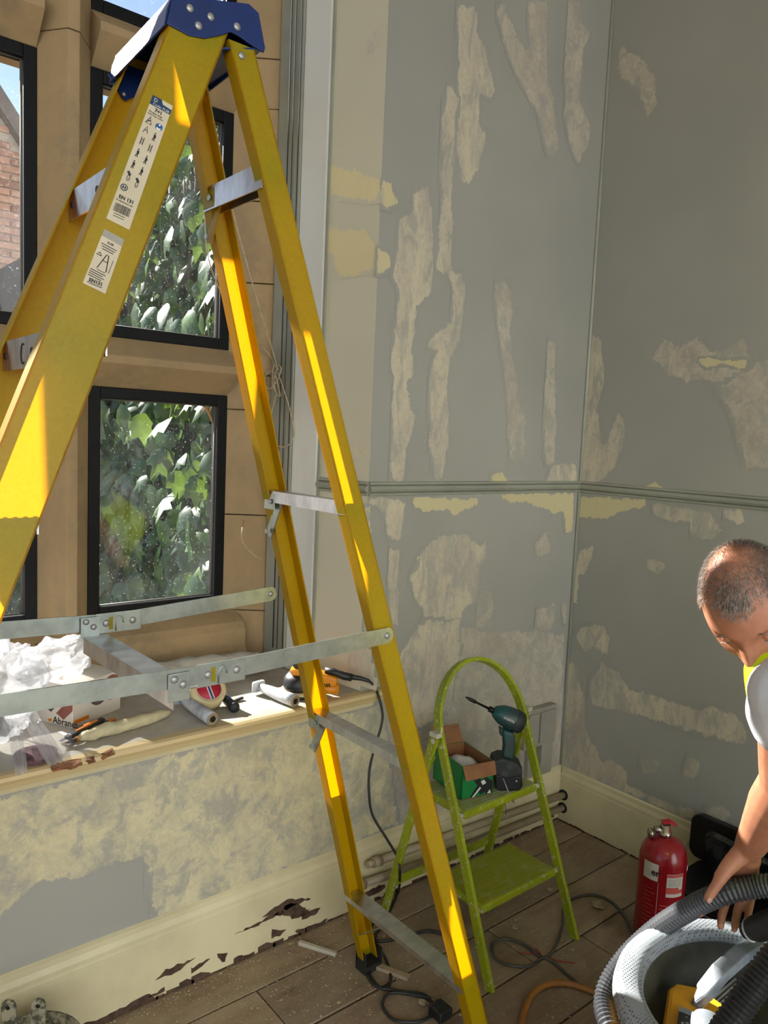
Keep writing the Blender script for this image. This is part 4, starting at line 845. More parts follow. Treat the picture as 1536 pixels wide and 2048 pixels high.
# ------------------------------------------------------------------ red fire extinguisher
mat('extinguisher_red', '9c0c1c', .28, c2='8a0a18', ns=8, coat=.4); mat('chrome', 'b9b2a4', .25, 1); mat('red_plastic', 'c02030', .4); mat('label_white', 'd6cfc6', .5); mat('label_pink', 'cf5a55', .5)
ex = V((2.165, 1.172, 0)); FE = thing('fire_extinguisher', ex, 'red fire extinguisher standing on the floorboards by the right wall', 'fire extinguisher')
body = MB().lathe([(.066, 0), (.071, .006), (.071, .285), (.066, .315), (.052, .337), (.03, .35), (.019, .354)], ex, n=40).build('cylinder', 'extinguisher_red', FE)
nk = MB().lathe([(.019, .352), (.019, .368), (.014, .37), (.014, .392)], ex, n=18).build('valve', 'chrome', FE)
td = V((CR.x, CR.y, 0)).normalized(); fd = -V((CF.x, CF.y, 0)).normalized()
MB().tube([ex + V((0, 0, .375)) - td * .012, ex + V((0, 0, .372)) - td * .034], .011, 14).lathe([(.0, 0), (.016, 0), (.016, .01), (.0, .01)], ex + V((0, 0, .36)) - td * .04, -td, 16).build('gauge', 'chrome', FE, merge=0)
m = MB(); strip(m, [ex + td * -.012 + V((0, 0, .398)), ex + td * .012 + V((0, 0, .402)), ex + td * .03 + V((0, 0, .392))], fd, .006, .02); m.build('lever', 'red_plastic', FE)
m = MB(); strip(m, [ex + td * .008 + V((0, 0, .392)), ex + td * .014 + V((0, 0, .36)), ex + td * .034 + fd * .006 + V((0, 0, .322))], fd, .006, .018); m.build('carry_handle', 'red_plastic', FE)
MB().tube(arc(ex + V((0, 0, .39)) - td * .01, td, V((0, 0, 1)), .008, .008, 0, 2 * math.pi, 14), .0012, 5).build('safety_pin', 'chrome', FE)
a0 = math.atan2(fd.y, fd.x)
def wrap(a, zz, r=.0716): return ex + V((r * math.cos(a0 + a), r * math.sin(a0 + a), zz))
def wlab(a1, a2, z1, z2, mm, r, nm, par):
    m = MB(); n = 10
    for i in range(n):
        p, q = a1 + (a2 - a1) * i / n, a1 + (a2 - a1) * (i + 1) / n; m.add([wrap(p, z1, r), wrap(q, z1, r), wrap(q, z2, r), wrap(p, z2, r)], [(0, 1, 2, 3)])
    return m.build(nm, mm, par)
l1 = wlab(-.16, .62, .195, .268, 'label_white', .0716, 'service_label', body); wlab(-.155, .615, .258, .267, 'label_pink', .0719, 'label_band', l1); wlab(-.155, .615, .206, .218, 'label_pink', .0719, 'label_band', l1); wlab(-.155, .4, .218, .226, 'label_pink', .0719, 'label_band', l1)
for i in range(4): wlab(-.1, .5, .232 + .006 * i, .2328 + .006 * i, 'ink_black', .0719, 'small_print', l1)
wlab(-1.2, -.52, .238, .292, 'label_white', .0716, 'name_label', body)
for i in range(11): wlab(-.38, .1 + .22 * ((i * 7) % 3) / 2, .05 + .0115 * i, .0525 + .0115 * i, 'label_pink', .0717, 'small_print', body)
wlab(-.50, -.485, .03, .235, 'label_white', .0717, 'border_line', body)
for i in range(14): wlab(-1.1, -.62 - .1 * (i % 3), .04 + .013 * i, .042 + .013 * i, 'label_pink', .0717, 'small_print', body)
ta = -.72; tdv = V((-math.sin(a0 + ta), math.cos(a0 + ta), 0)); text('er', .03, wrap(ta - .1, .255, .0724), tdv, (0, 0, 1), 'ink_black', body, bold=.0006)
ta = -.3; tdv = V((-math.sin(a0 + ta), math.cos(a0 + ta), 0)); text('CE', .018, wrap(ta - .1, .025, .0722), tdv, (0, 0, 1), 'label_white', body)
MB().tube([ex + td * .0715 + V((0, 0, .262)), ex + td * .077 + V((0, 0, .262)), ex + td * .077 + V((0, 0, .235)), ex + td * .0715 + V((0, 0, .235))], .0025, 6).build('bracket_loop', 'chrome', FE)

# ------------------------------------------------------------------ black plastic tool case, lid thrown back against the right wall
mat('black_case', '0b0b0d', .35, c2='111114', ns=10); mat('scuffed_case', '3a3c3c', .45, c2='0d0d0f', ns=9, a=.46, b=.5)
TC = thing('tool_case', (2.40, .98, 0), 'open black plastic tool case on the floor between extinguisher and wall', 'case')
def rrect(c, u, v, a, b, r, n=4):
    c, u, v = V(c), V(u).normalized(), V(v).normalized(); out = []
    for sx, sy_, a0_ in ((1, 1, 0), (-1, 1, 90), (-1, -1, 180), (1, -1, 270)):
        for i in range(n + 1):
            t = math.radians(a0_ + 90 * i / n); out.append(c + u * (sx * (a / 2 - r) + r * math.cos(t)) + v * (sy_ * (b / 2 - r) + r * math.sin(t)))
    return out
m = MB(); bs_ = rrect((2.40, .98, .0), (1, 0, 0), (0, 1, 0), .26, .50, .03); m.prism(bs_, (0, 0, .13)); base = m.build('case_base', 'black_case', TC, bevel=.004)
m = MB(); m.prism(rrect((2.40, .98, .13), (1, 0, 0), (0, 1, 0), .25, .49, .03), (0, 0, .006)); m.build('case_rim', 'black_case', base)
la, lb_ = V((2.522, 1.13, .13)), V((.03, 0, 1)).normalized()
m = MB(); m.prism(rrect(la + lb_ * .078, (0, 1, 0), lb_, .29, .155, .035), V((.028, 0, -.001))); m.build('case_lid', 'black_case', TC, bevel=.004)
m = MB(); l2 = V((-.45, -.05, 1)).normalized(); m.prism(rrect(V((2.40, .98, .14)) + V((.05, .02, 0)) + l2 * .08, V((-.05, 1, .1)), l2, .32, .18, .03), V((.02, 0, .01))); m.build('tool_tray', 'scuffed_case', TC, bevel=.004)
m = MB(); m.tube([(2.285, 1.232, .14), (2.44, 1.232, .225)], .0022, 6); m.build('stay_wire', 'rivet_steel', TC)
m = MB(); m.tube([(2.269, 1.1, .10), (2.269, .9, .105)], .003, 6); m.build('latch_bar', 'rivet_steel', TC)
# ------------------------------------------------------------------ things lying on the window board (top at ZS)
ZS = .7353
mat('box_white', 'd5cec2', .55, c2='c9c1b4', ns=4); mat('print_brown', '5a4a48', .5, c2='4c3e3c', ns=30); mat('print_red', '8a5248', .5, c2='7d4a41', ns=30); mat('orange_plastic', 'd8790c', .4)
AB = thing('sandpaper_box', (.70, 2.15, ZS), 'white carton printed with brown sanding squares and discs on the sill', 'box')
ba = math.radians(27); fu = V((math.cos(ba), math.sin(ba), 0)); lv = V((-math.sin(ba), math.cos(ba), 0)); c0 = V((.650, 2.045, ZS)); bw_, bd_, hh = .178, .150, .115
bq = lambda a, b, zz=0: c0 + fu * a + lv * b + V((0, 0, zz))
MB().prism([bq(0, 0), bq(bw_, 0), bq(bw_, bd_), bq(0, bd_)], (0, 0, hh)).build('carton', 'box_white', AB, bevel=.0015)
fx = lambda u, v, o=.0006: bq(-o, bd_ * (1 - u), hh * v)          # left face, u from far to near
fy = lambda u, v, o=.0006: bq(bw_ * u, -o, hh * v)                # front face
MB().prism([fx(.22, .42), fx(.56, .9), fx(.82, .74), fx(.48, .28)], fu * .0004).build('printed_square', 'print_brown', AB)
MB().prism([fx(.60, .28), fx(.99, .78), fx(.99, .42), fx(.78, .16)], fu * .0004).build('printed_square', 'print_red', AB)
text('Abranet', .027, fx(.52, .03), -lv, (0, 0, 1), 'ink_black', AB, bold=.0002)
MB().prism([fx(.40, .10), fx(.50, .12), fx(.49, .05), fx(.42, .04)], fu * .0004).build('printed_dot', 'orange_plastic', AB)
for cu, mm, o_ in ((.52, 'print_brown', .0009), (.80, 'print_red', .0005)):
    pts = [(min(bw_ * cu + .036 * math.cos(a), bw_ - .001), .074 + .036 * math.sin(a)) for a in [2 * math.pi * i / 32 for i in range(32)]]
    MB().prism([bq(a, -o_, zz) for a, zz in pts], lv * .0003).build('printed_disc', mm, AB)
MB().prism([fy(.01, .09), fy(.32, .09), fy(.32, .18), fy(.01, .18)], lv * .0004).build('printed_dot', 'orange_plastic', AB)

# thin polythene carrier bag
k = NT('polythene'); co = k.coord(); k.p.inputs['Roughness'].default_value = .14
n = k.noise(co, 14, 6, .7, 1.5); k.base(k.mix(k.ramp(n, .4, .6), 'e4e6ea', 'c8ccd2')); k.bump(n, .9, .02)
tr = k.n('BsdfTranslucent'); tr.inputs[0].default_value = (.9, .92, .95, 1); tp = k.n('BsdfTransparent'); m1 = k.n('MixShader'); m1.inputs[0].default_value = .75; m2 = k.n('MixShader'); m2.inputs[0].default_value = .72
k.l(tr.outputs[0], m1.inputs[1]); k.l(tp.outputs[0], m1.inputs[2]); k.l(k.p.outputs[0], m2.inputs[1]); k.l(m1.outputs[0], m2.inputs[2]); k.l(m2.outputs[0], k.out.inputs[0]); MAT['polythene'] = k.m
PB = thing('carrier_bag', (.52, 2.03, ZS), 'crumpled thin white polythene bag draped over the sill edge at the left', 'bag')
def crumple(name, c, r, amp, par, mm, seed, n=56, mrow=36, flat=None):
    m = MB(); m.sphere(c, r, n, mrow); c = V(c)
    for v in m.v:
        d = (v - c); q = v * 9 + V((seed, seed, 0)); f = 1 + amp * (abs(mnoise.noise(q)) * 1.6 - .4 + .6 * abs(mnoise.noise(q * 2.7)) - .2 + .3 * mnoise.noise(q * 6))
        v.x, v.y, v.z = c + d * f
        if flat is not None and v.z < flat: v.z = flat + (v.z - flat) * .02
    return m.build(name, mm, par)
crumple('bag_body', (.475, 2.10, ZS + .135), (.105, .09, .135), .5, PB, 'polythene', 1.3, flat=ZS + .002)
crumple('bag_fold', (.63, 2.14, ZS + .175), (.10, .07, .055), .6, PB, 'polythene', 5.1)
def cloth(name, rows, par, mm, sag=.004, seed=0, n=14):
    """sheet through rows of (left, right) edge points, with lengthwise creases"""
    L = spline([r_[0] for r_ in rows], 8); Rr = spline([r_[1] for r_ in rows], 8); m = MB(); vs = []
    for i, (a, b) in enumerate(zip(L, Rr)):
        for j in range(n):
            t = j / (n - 1); p = a.lerp(b, t); nn = (b - a).cross(V((0, 0, 1))); nn = nn.normalized() if nn.length > 1e-6 else V((0, 1, 0))
            vs.append(p + nn * (sag * mnoise.noise(V((t * 7 + seed, i * .16, seed))) * 2.2 + sag * .8 * mnoise.noise(V((t * 17, i * .4, seed)))))
    fs = [(i * n + j, i * n + j + 1, (i + 1) * n + j + 1, (i + 1) * n + j) for i in range(len(L) - 1) for j in range(n - 1)]
    return m.add(vs, fs, sm=True).build(name, mm, par, merge=0)
S = lambda x, y, zz=ZS: onZ(x, y, zz)
cloth('bag_handle', [(S(2, 1405, .83), S(42, 1400, .83)), (onY(12, 1450, 1.93), onY(44, 1448, 1.93)), (onY(22, 1500, 1.86), onY(50, 1495, 1.86)), (onY(30, 1552, 1.828), onY(56, 1546, 1.828))], PB, 'polythene', .006, 2)
cloth('bag_handle', [(S(38, 1408, .83), S(66, 1400, .83)), (onY(46, 1440, 1.95), onY(78, 1432, 1.95)), (onY(68, 1485, 1.90), onY(106, 1475, 1.90)), (onZ(98, 1532, .738), onZ(135, 1522, .738))], PB, 'polythene', .006, 9)
mat('sanding_disc', '6a4d52', .9, c2='4a3438', ns=60); dsc = MB().tube([S(72, 1515, ZS), S(72, 1515, ZS) + V((0, 0, .012))], .05, 30).build('sanding_disc', 'sanding_disc', loc=S(72, 1515)); tag(dsc, 'dull maroon sanding disc under the polythene bag', 'sanding disc')
mat('dark_cloth', '2a2a2e', .9, c2='1d1d20', ns=12); o = crumple('dark_cloth', (.395, 2.01, ZS + .07), (.075, .07, .075), .3, None, 'dark_cloth', 3.3, 30, 20, flat=ZS + .001); tag(o, 'dark crumpled cloth at the left end of the sill beside the bag', 'cloth')

# snap-off knives
mat('steel_blade', '8c9096', .3, 1)
def knife(p, q, c1, c2, label, zt=.004):
    p, q = V(p), V(q); d = (q - p).normalized(); s = d.cross(V((0, 0, 1))).normalized(); o = thing('utility_knife', (p + q) / 2, label, 'knife')
    o.location.z = p.z; L = (q - p).length; m = MB()
    h = V((0, 0, .006)); m.bar(p + d * .028 + h, q + h, .017, .011); hb = m.build('handle', c1, o, bevel=.003)
    MB().bar(p + d * (L * .35) + h * 2, p + d * (L * .85) + h * 2, .006, .003).build('slider_rail', c2, hb); MB().bar(p + d * (L * .55) + h * 2.2, p + d * (L * .7) + h * 2.2, .010, .006).build('slider', c2, hb, bevel=.001)
    MB().bar(p + h, p + d * .034 + h, .010, .0012).build('blade', 'steel_blade', o); MB().bar(p + d * .018 + h, p + d * .032 + h, .0145, .009).build('blade_guide', 'steel_blade', o); return o
mat('knife_black', '18191c', .45)
knife(S(120, 1487, ZS + .011), S(207, 1443, ZS + .030), 'knife_black', 'orange_plastic', 'black snap-off knife with yellow stripe lying across the orange knife')
knife(S(133, 1491), S(228, 1444), 'orange_plastic', 'knife_black', 'orange snap-off knife lying under the black one on the sill')
# filled sausage of wrapping, plastic roll, taped handles, tape roll, torch
mat('cream_wrap', 'c9bf98', .6, c2='b4ab8d', ns=18, bump=.6, bs=35, bd=.006)
def sausage(name, pts, rr, mm, label, cat, seed):
    m = MB(); P_ = spline(pts, 8); n = len(P_); rs_ = [rr * min(1, .45 + 3.2 * min(i, n - 1 - i) / n) for i in range(n)]; m.tube(P_, rs_, 18)
    for v in m.v: v += V((mnoise.noise(v * 40 + V((seed, 0, 0))), mnoise.noise(v * 43), mnoise.noise(v * 37 + V((0, seed, 0))))) * (rr * .35)
    for v in m.v: v.z = max(v.z, ZS + .0005)
    o = m.build(name, mm, loc=V(pts[0])); return tag(o, label, cat)
sausage('wrapped_filler', [S(158, 1487) + V((0, 0, .016)), S(200, 1475) + V((0, 0, .017)), S(260, 1460) + V((0, 0, .016)), S(338, 1433) + V((0, 0, .012))], .017, 'cream_wrap', 'long cream roll of filler in crinkled wrapping lying on the sill', 'filler roll', 2)
mat('foggy_plastic', 'b9b7ae', .35, c2='a39f93', ns=10, bump=.5, bs=30, bd=.008)
sausage('dust_sheet_roll', [V((.86, 2.25, ZS + .038)), V((1.02, 2.235, ZS + .04)), V((1.2, 2.22, ZS + .04)), V((1.345, 2.20, ZS + .036))], .04, 'foggy_plastic', 'rolled translucent dust sheet at the back of the sill', 'plastic sheet', 7)
mat('grey_handle', 'c3c7cc', .5, c2='8d939a', ns=26, bump=.5, bs=50); mat('cork', '8f8168', .8); mat('hole_black', '0a0a0a', .9)
def grip(p, q, label):
    p, q = V(p), V(q); d = (q - p).normalized(); L = (q - p).length; o = thing('roller_handle', p, label, 'handle', 'grey taped handles on the sill')
    MB().lathe([(.011, 0), (.011, .008), (.0125, .012), (.016, L * .3), (.0185, L * .6), (.019, L * .85), (.018, L)], p, d, 20).build('grip', 'grey_handle', o)
    u = d.cross(V((0, 0, 1))).normalized(); MB().box(p - d * .004, (.016, .044, .034), Matrix((d, u, d.cross(u))).transposed()).build('collar', 'grey_handle', o, bevel=.006)
    e = MB().lathe([(.0175, L), (.0175, L + .002), (.009, L + .002), (.009, L - .02), (.0, L - .02)], p, d, 20).build('end_ring', 'cork', o); MB().lathe([(.0085, L - .01), (.0085, L + .0022), (0, L + .0022)], p, d, 16).build('end_hole', 'hole_black', e); return o
grip(S(362, 1412) + V((0, 0, .024)), S(425, 1452) + V((0, 0, .0195)), 'grey paint-smeared roller handle with open end towards the room, beside the tape')
grip(S(518, 1388) + V((0, 0, .024)), S(590, 1415) + V((0, 0, .0195)), 'grey paint-smeared roller handle lying behind the yellow ladder leg')
mat('masking_tape', 'd3c39a', .7, c2='c9b88d', ns=8); mat('tape_core_red', 'b01c34', .5); mat('tape_core_blue', '2a3f8c', .5); mat('tape_core_white', 'd8d5cc', .6)
ta_ = V((-.10, -.66, .74)).normalized(); tc = S(420, 1418) + V((.0, .02, .043)); TR = thing('tape_roll', S(420, 1418), 'cream roll of masking tape with red label, tilted on the sill', 'tape roll')
MB().lathe([(.037, -.024), (.051, -.024), (.051, .024), (.0365, .024), (.0365, .023), (.0365, -.023), (.037, -.024)], tc, ta_, 40, caps=False).build('tape', 'masking_tape', TR)
core = MB().lathe([(.036, -.023), (.037, -.023), (.037, .0245), (.036, .0245)], tc, ta_, 40, caps=False).build('core', 'tape_core_white', TR)
MB().lathe([(.0, .0235), (.0355, .0235), (.0355, .0243), (.0, .0243)], tc, ta_, 40).build('core_label', 'tape_core_red', TR)
ub = V((1, 0, 0)) - ta_ * ta_.x; ub.normalize(); vb = ta_.cross(ub)
MB().bar(tc + ta_ * .0246 - vb * .035, tc + ta_ * .0246 + vb * .035, .013, .0004, up=ta_).build('label_stripe', 'tape_core_white', core); MB().bar(tc + ta_ * .0249 - vb * .035, tc + ta_ * .0249 + vb * .035, .0055, .0004, up=ta_).build('label_stripe', 'tape_core_blue', core)
p, q = S(445, 1402) + V((0, 0, .016)), S(472, 1428) + V((0, 0, .0155)); d = (q - p).normalized()
TO = thing('small_torch', p, 'small black torch with a blue button lying by the tape roll', 'torch')
MB().lathe([(.010, 0), (.0125, .006), (.0125, .07), (.0145, .08), (.0155, .105), (.013, .112), (0, .112)], p, d, 18).build('barrel', 'charcoal_rubber', TO); MB().sphere(p + d * .06 + V((0, 0, .012)), (.006, .006, .004), 10, 6).build('button', 'ink_blue', TO)
p2 = S(470, 1404) + V((0, 0, .004)); o = MB().bar(p2, p2 + V((.03, .006, .002)), .009, .007).build('pen_cap', 'knife_black', bevel=.002, loc=p2); tag(o, 'small black plastic cap on the sill beside the torch', 'cap')

# orange random-orbit sander, with its lead down to the floor
mat('sander_orange', 'd98a16', .38, c2='cf8010', ns=8); mat('sander_black', '17181a', .45, c2='26282a', ns=20)
s0 = S(608, 1396); SA = thing('orbital_sander', s0, 'orange and black electric orbital sander at the right end of the sill', 'sander')
sp = lambda x, y, o=0: onplane(x, y, s0 + V((0, .03, 0)), _F) + _F * o
pc_ = S(600, 1388); MB().lathe([(.0, 0), (.058, 0), (.062, .006), (.062, .012), (.05, .016), (0, .016)], V((pc_.x, pc_.y, ZS)), n=30).build('sanding_pad', 'sander_black', SA)
MB().lathe([(.056, .010), (.0625, .012), (.0625, .016), (.05, .02)], V((pc_.x, pc_.y, ZS)), n=30).build('pad_edge', 'masking_tape', SA)
MB().lathe([(.05, .018), (.055, .03), (.05, .055), (.038, .07), (0, .075)], V((pc_.x, pc_.y, ZS)), n=24).build('shroud', 'sander_black', SA)
hb = MB().prism([sp(x, y, -.024) for x, y in [(580, 1336), (600, 1334), (640, 1342), (676, 1352), (674, 1370), (642, 1369), (622, 1352), (585, 1348)]], _F * .048).build('handle_body', 'sander_orange', SA, bevel=.008, seg=3)
MB().prism([sp(x, y, -.014) for x, y in [(585, 1322), (602, 1322), (632, 1332), (624, 1338), (588, 1334)]], _F * .028).build('paddle_switch', 'sander_black', SA, bevel=.004)
for i in range(5): MB().bar(sp(641 + i * 4.4, 1362, -.0246), sp(643.5 + i * 4.4, 1368.5, -.0246), .0035, .001, up=_F).build('vent_slot', 'hole_black', hb)
MB().tube([sp(612, 1376), sp(642, 1378)], [.022, .018], 16).build('dust_spout', 'sander_black', SA); MB().tube([sp(640, 1377), sp(655, 1377), sp(678, 1378)], [.0155, .0165, .018], 18).build('spout_adapter', 'sander_orange', SA)
MB().tube([sp(650, 1342), sp(668, 1344), sp(688, 1352), sp(704, 1355)], [.012, .012, .0125, .012], 14).build('cable_plug', 'sander_black', SA)
sb = [sp(704, 1354), sp(722, 1357), sp(738, 1362)]; MB().tube(spline(sb, 10), [.0085 - .0035 * i / 20 + (.0012 if i % 2 else 0) for i in range(21)], 10).build('strain_relief', 'sander_black', SA)
mat('black_cable', '1c1d1c', .5, c2='2a2b2a', ns=20)
fz = lambda x, y, r_=.0045: onZ(x, y, r_)
cp = [sp(737, 1361)] + [onY(x, y, yy) for x, y, yy in [(752, 1378, 1.83), (764, 1420, 1.815), (763, 1450, 1.81), (748, 1500, 1.81), (739, 1540, 1.81), (738, 1585, 1.80), (745, 1630, 1.79), (775, 1680, 1.76), (795, 1715, 1.74), (800, 1745, 1.72)]] + [fz(796, 1785), fz(775, 1815), fz(748, 1845), fz(735, 1870), fz(730, 1905), fz(740, 1950), fz(765, 1978), fz(782, 1960), fz(770, 1915), fz(748, 1890), fz(732, 1900), fz(731, 1940), fz(752, 1972), fz(800, 1982), fz(850, 1990), fz(870, 2020), fz(840, 2042), fz(790, 2040), fz(765, 2010), fz(785, 1985), fz(860, 1998), fz(885, 2030)]
o = MB().tube(spline(cp, 6), .0042, 8).build('power_cable', 'black_cable', loc=fz(760, 1900)); tag(o, 'black sander lead hanging from the sill and coiling on the floor', 'cable')
# ------------------------------------------------------------------ loose things on the floorboards
cb = [onY(800, 1722, 1.76)] and [fz(803, 1755), fz(790, 1800), fz(768, 1842), fz(752, 1880), fz(800, 1876), fz(850, 1862), fz(880, 1866), fz(905, 1870)]
o = MB().tube(spline(cb, 6), .0045, 8).build('power_cable', 'black_cable', loc=cb[0]); tag(o, 'second black lead running behind the yellow ladder leg along the floor', 'cable')
mat('grey_cable', '45433c', .6, c2='57554c', ns=20); mat('red_wire', '9c2a2a', .5); mat('copper', 'b06a3a', .4, 1)
cb = [fz(1268, 1880), fz(1250, 1835), fz(1225, 1805), (fz(1190, 1790)), fz(1150, 1795), fz(1128, 1815), fz(1125, 1850), fz(1110, 1895), fz(1085, 1915), fz(1050, 1890), fz(1010, 1878), fz(985, 1890), fz(990, 1915), fz(1020, 1930), fz(1060, 1932), fz(1090, 1915), fz(1130, 1945), fz(1165, 1975), fz(1190, 1990)]
CA = thing('cut_cable', fz(1090, 1915), 'loose grey cable with bared red wire ends on the floor before the stool', 'cable')
MB().tube(spline(cb, 6), .0045, 8).build('sheath', 'grey_cable', CA)
for pts in ([fz(1080, 1905), fz(1060, 1908), fz(1045, 1905)], [fz(1095, 1915), fz(1120, 1922), fz(1150, 1926)], [fz(1085, 1915), fz(1075, 1900), fz(1070, 1898)]): MB().tube(spline(pts, 4), .0018, 6).build('red_core', 'red_wire', CA)
for pts in ([fz(1045, 1905), fz(1035, 1904)], [fz(1100, 1905), fz(1112, 1895)]): MB().tube(pts, .0015, 5).build('bare_end', 'copper', CA)
mat('tan_hose', 'a06a2c', .5, c2='8c5c26', ns=12)
o = MB().tube(spline([fz(1042, 2060, .009), fz(1050, 2020, .009), fz(1068, 1985, .009), fz(1100, 1968, .009), fz(1140, 1968, .009), fz(1190, 1985, .009), fz(1225, 2010, .009), fz(1260, 2050, .009)], 8), .0088, 12).build('rubber_hose', 'tan_hose', loc=fz(1100, 1968)); tag(o, 'tan rubber hose curving over the floor beside the vacuum', 'hose')
mat('raw_batten', 'a5927a', .8, c2='8d7a64', ns=20, sc=(1, 8, 1)); mat('batten_white', 'b9b2a2', .7)
o = MB().bar(onZ(598, 1885, .006), onZ(672, 1908, .006), .012, .012).build('timber_batten', 'batten_white', bevel=.001, loc=onZ(640, 1895, .0)); tag(o, 'short white-edged batten left of the black ladder foot', 'batten', 'loose battens')
o = MB().bar(onZ(722, 1920, .006), onZ(818, 1956, .006), .02, .011).build('timber_batten', 'raw_batten', bevel=.001, loc=onZ(780, 1940, .0)); tag(o, 'bare wooden batten under the coiled lead beside the ladder foot', 'batten', 'loose battens')
mat('plaster_bit', 'a89b80', .95, c2='8c8069', ns=30)
def flake(x, y, s, label, seed):
    r = random.Random(seed); c = onZ(x, y, .004); pts = [c + V((s * r.uniform(.6, 1) * math.cos(a), s * r.uniform(.6, 1) * math.sin(a), 0)) for a in [2 * math.pi * i / 11 for i in range(11)]]
    o = MB().prism(pts, (0, 0, .004)).build('plaster_flake', 'plaster_bit', loc=c, bevel=.0008); return tag(o, label, 'plaster flake', 'plaster flakes on the floor')
flake(1196, 1810, .026, 'large pale plaster flake lying under the grey cable near the extinguisher', 1)
flake(1100, 1780, .012, 'small plaster flake on the boards below the stool\'s right leg', 2); flake(1030, 1855, .011, 'small plaster flake between the stool\'s front legs', 3)
flake(845, 2005, .014, 'torn pale flake beside the coil of black lead', 4)
m = MB(); r = random.Random(12); n = 0
while n < 4500:
    x, y = r.uniform(.3, 2.5), 1.85 - 1.1 * r.random() ** 1.6
    dens = 1.0 if x < 1.5 else .35
    if mnoise.noise(V((x * 3, y * 3, 0))) * .9 + dens < r.random() * 1.1: continue
    s = r.uniform(.0012, .0042) * (1.7 if r.random() < .07 else 1); a = r.uniform(0, 6.28); ca_, sa_ = math.cos(a), math.sin(a); q = r.uniform(.4, 1)
    P_ = [(s, 0), (0, s * q), (-s, 0), (0, -s * q)]
    m.add([(x + px * ca_ - py * sa_, y + px * sa_ + py * ca_, .0003) for px, py in P_] + [(x + r.uniform(-s, s) * .3, y, s * r.uniform(.3, .9))], [(0, 1, 4), (1, 2, 4), (2, 3, 4), (3, 0, 4), (3, 2, 1, 0)]); n += 1
o = m.build('plaster_crumbs', 'plaster_bit', merge=0, loc=(1.2, 1.5, 0)); tag(o, 'scattered plaster crumbs and dust over the floorboards', 'debris', kind='stuff')
# coil end, dark plug
PL = thing('plug', fz(878, 2030), 'black mains plug lying in the coil of leads', 'plug'); c = fz(880, 2032, .0)
MB().lohi(c + V((-.024, -.026, .0)), c + V((.024, .026, .03))).build('plug_body', 'sander_black', PL, bevel=.008, seg=3)
for dx in (-.011, .011): MB().lohi(c + V((dx - .003, .026, .012)), c + V((dx + .003, .044, .018))).build('pin', 'chrome', PL)
# paint kettle at the lower left corner, smeared with paint
k = NT('paint_smeared'); co = k.coord(); k.base(k.mix(k.ramp(k.noise(co, 40, 6, .7), .45, .56), '9c957d', '4a4a3c')); k.p.inputs['Roughness'].default_value = .5; k.p.inputs['Metallic'].default_value = .2; k.bump(k.noise(co, 60, 5), .4, .003); MAT['paint_smeared'] = k.m
kt = onZ(62, 2110, .15); kt = V((kt.x, kt.y, 0)); KB = thing('paint_kettle', kt, 'paint-smeared metal kettle with handle lugs at the lower left corner', 'bucket')
MB().lathe([(.085, 0), (.10, .16), (.106, .16), (.107, .168), (.098, .17), (.083, .006), (0, .006)], kt, n=36).build('pail', 'paint_smeared', KB)
MB().lathe([(.104, .163), (.109, .168), (.104, .173), (.099, .168), (.104, .163)], kt, n=36, caps=False).build('rolled_rim', 'paint_smeared', KB)
lug0 = onplane(68, 2000, kt, _F)
for px, w_ in (((76, 1990), .016), ((14, 1995), .017)):
    tip = onplane(px[0], px[1], kt + _F * .02, _F); bs2 = V((kt.x + (tip.x - kt.x) * .85, kt.y + (tip.y - kt.y) * .85, .145)); ud2 = (tip - bs2).normalized(); sd2 = _F.cross(ud2).normalized(); m = MB()
    pts = [bs2 + sd2 * w_, bs2 + (tip - bs2) * .8 + sd2 * w_] + [bs2 + (tip - bs2) * .8 + sd2 * (w_ * math.cos(a)) + ud2 * (w_ * math.sin(a)) for a in [math.pi * i / 8 for i in range(1, 8)]] + [bs2 + (tip - bs2) * .8 - sd2 * w_, bs2 - sd2 * w_]
    lo = MB().prism(pts, _F * .008).build('handle_lug', 'paint_smeared', KB, bevel=.003); hc = bs2 + (tip - bs2) * .8
    MB().tube([hc - _F * .0006, hc + _F * .002], .005, 12).build('lug_hole', 'hole_black', lo)
# ------------------------------------------------------------------ dust extractor with ribbed hose
k = NT('grey_dotted'); co = k.pos(); vo = k.n('TexVoronoi'); vo.inputs['Scale'].default_value = 150; vo.inputs['Randomness'].default_value = .12; k.l(co, vo.inputs['Vector'])
k.base(k.mix(k.ramp(vo.outputs['Distance'], .28, .36), '4d5155', '8f959a')); k.p.inputs['Roughness'].default_value = .5; k.bump(vo.outputs['Distance'], .3, .002); MAT['grey_dotted'] = k.m
mat('grey_plastic', '8f969c', .5, c2='666e76', ns=18, a=.35, b=.7, bump=.15, bs=60); mat('dark_recess', '2c2c26', .6, c2='4a4838', ns=8); mat('yellow_plastic', 'e0a224', .45, c2='d6981c', ns=7); mat('vac_black', '1a1b1d', .55, c2='2c2d2f', ns=14)
mat('vent_white', 'c9cac8', .6); mat('hose_grey', '3b3d40', .42, c2='4a4c4f', ns=9); mat('hose_black', '1d1f21', .45)
vc = V((1.53, .645, 0)); VA = thing('vacuum_cleaner', vc, 'yellow and grey dust extractor with ribbed hose, sunlit at lower right', 'vacuum cleaner')
def ell(a, b, zz, n=48, c=vc): return [V((c.x + a * math.cos(2 * math.pi * i / n), c.y + b * math.sin(2 * math.pi * i / n), zz)) for i in range(n)]
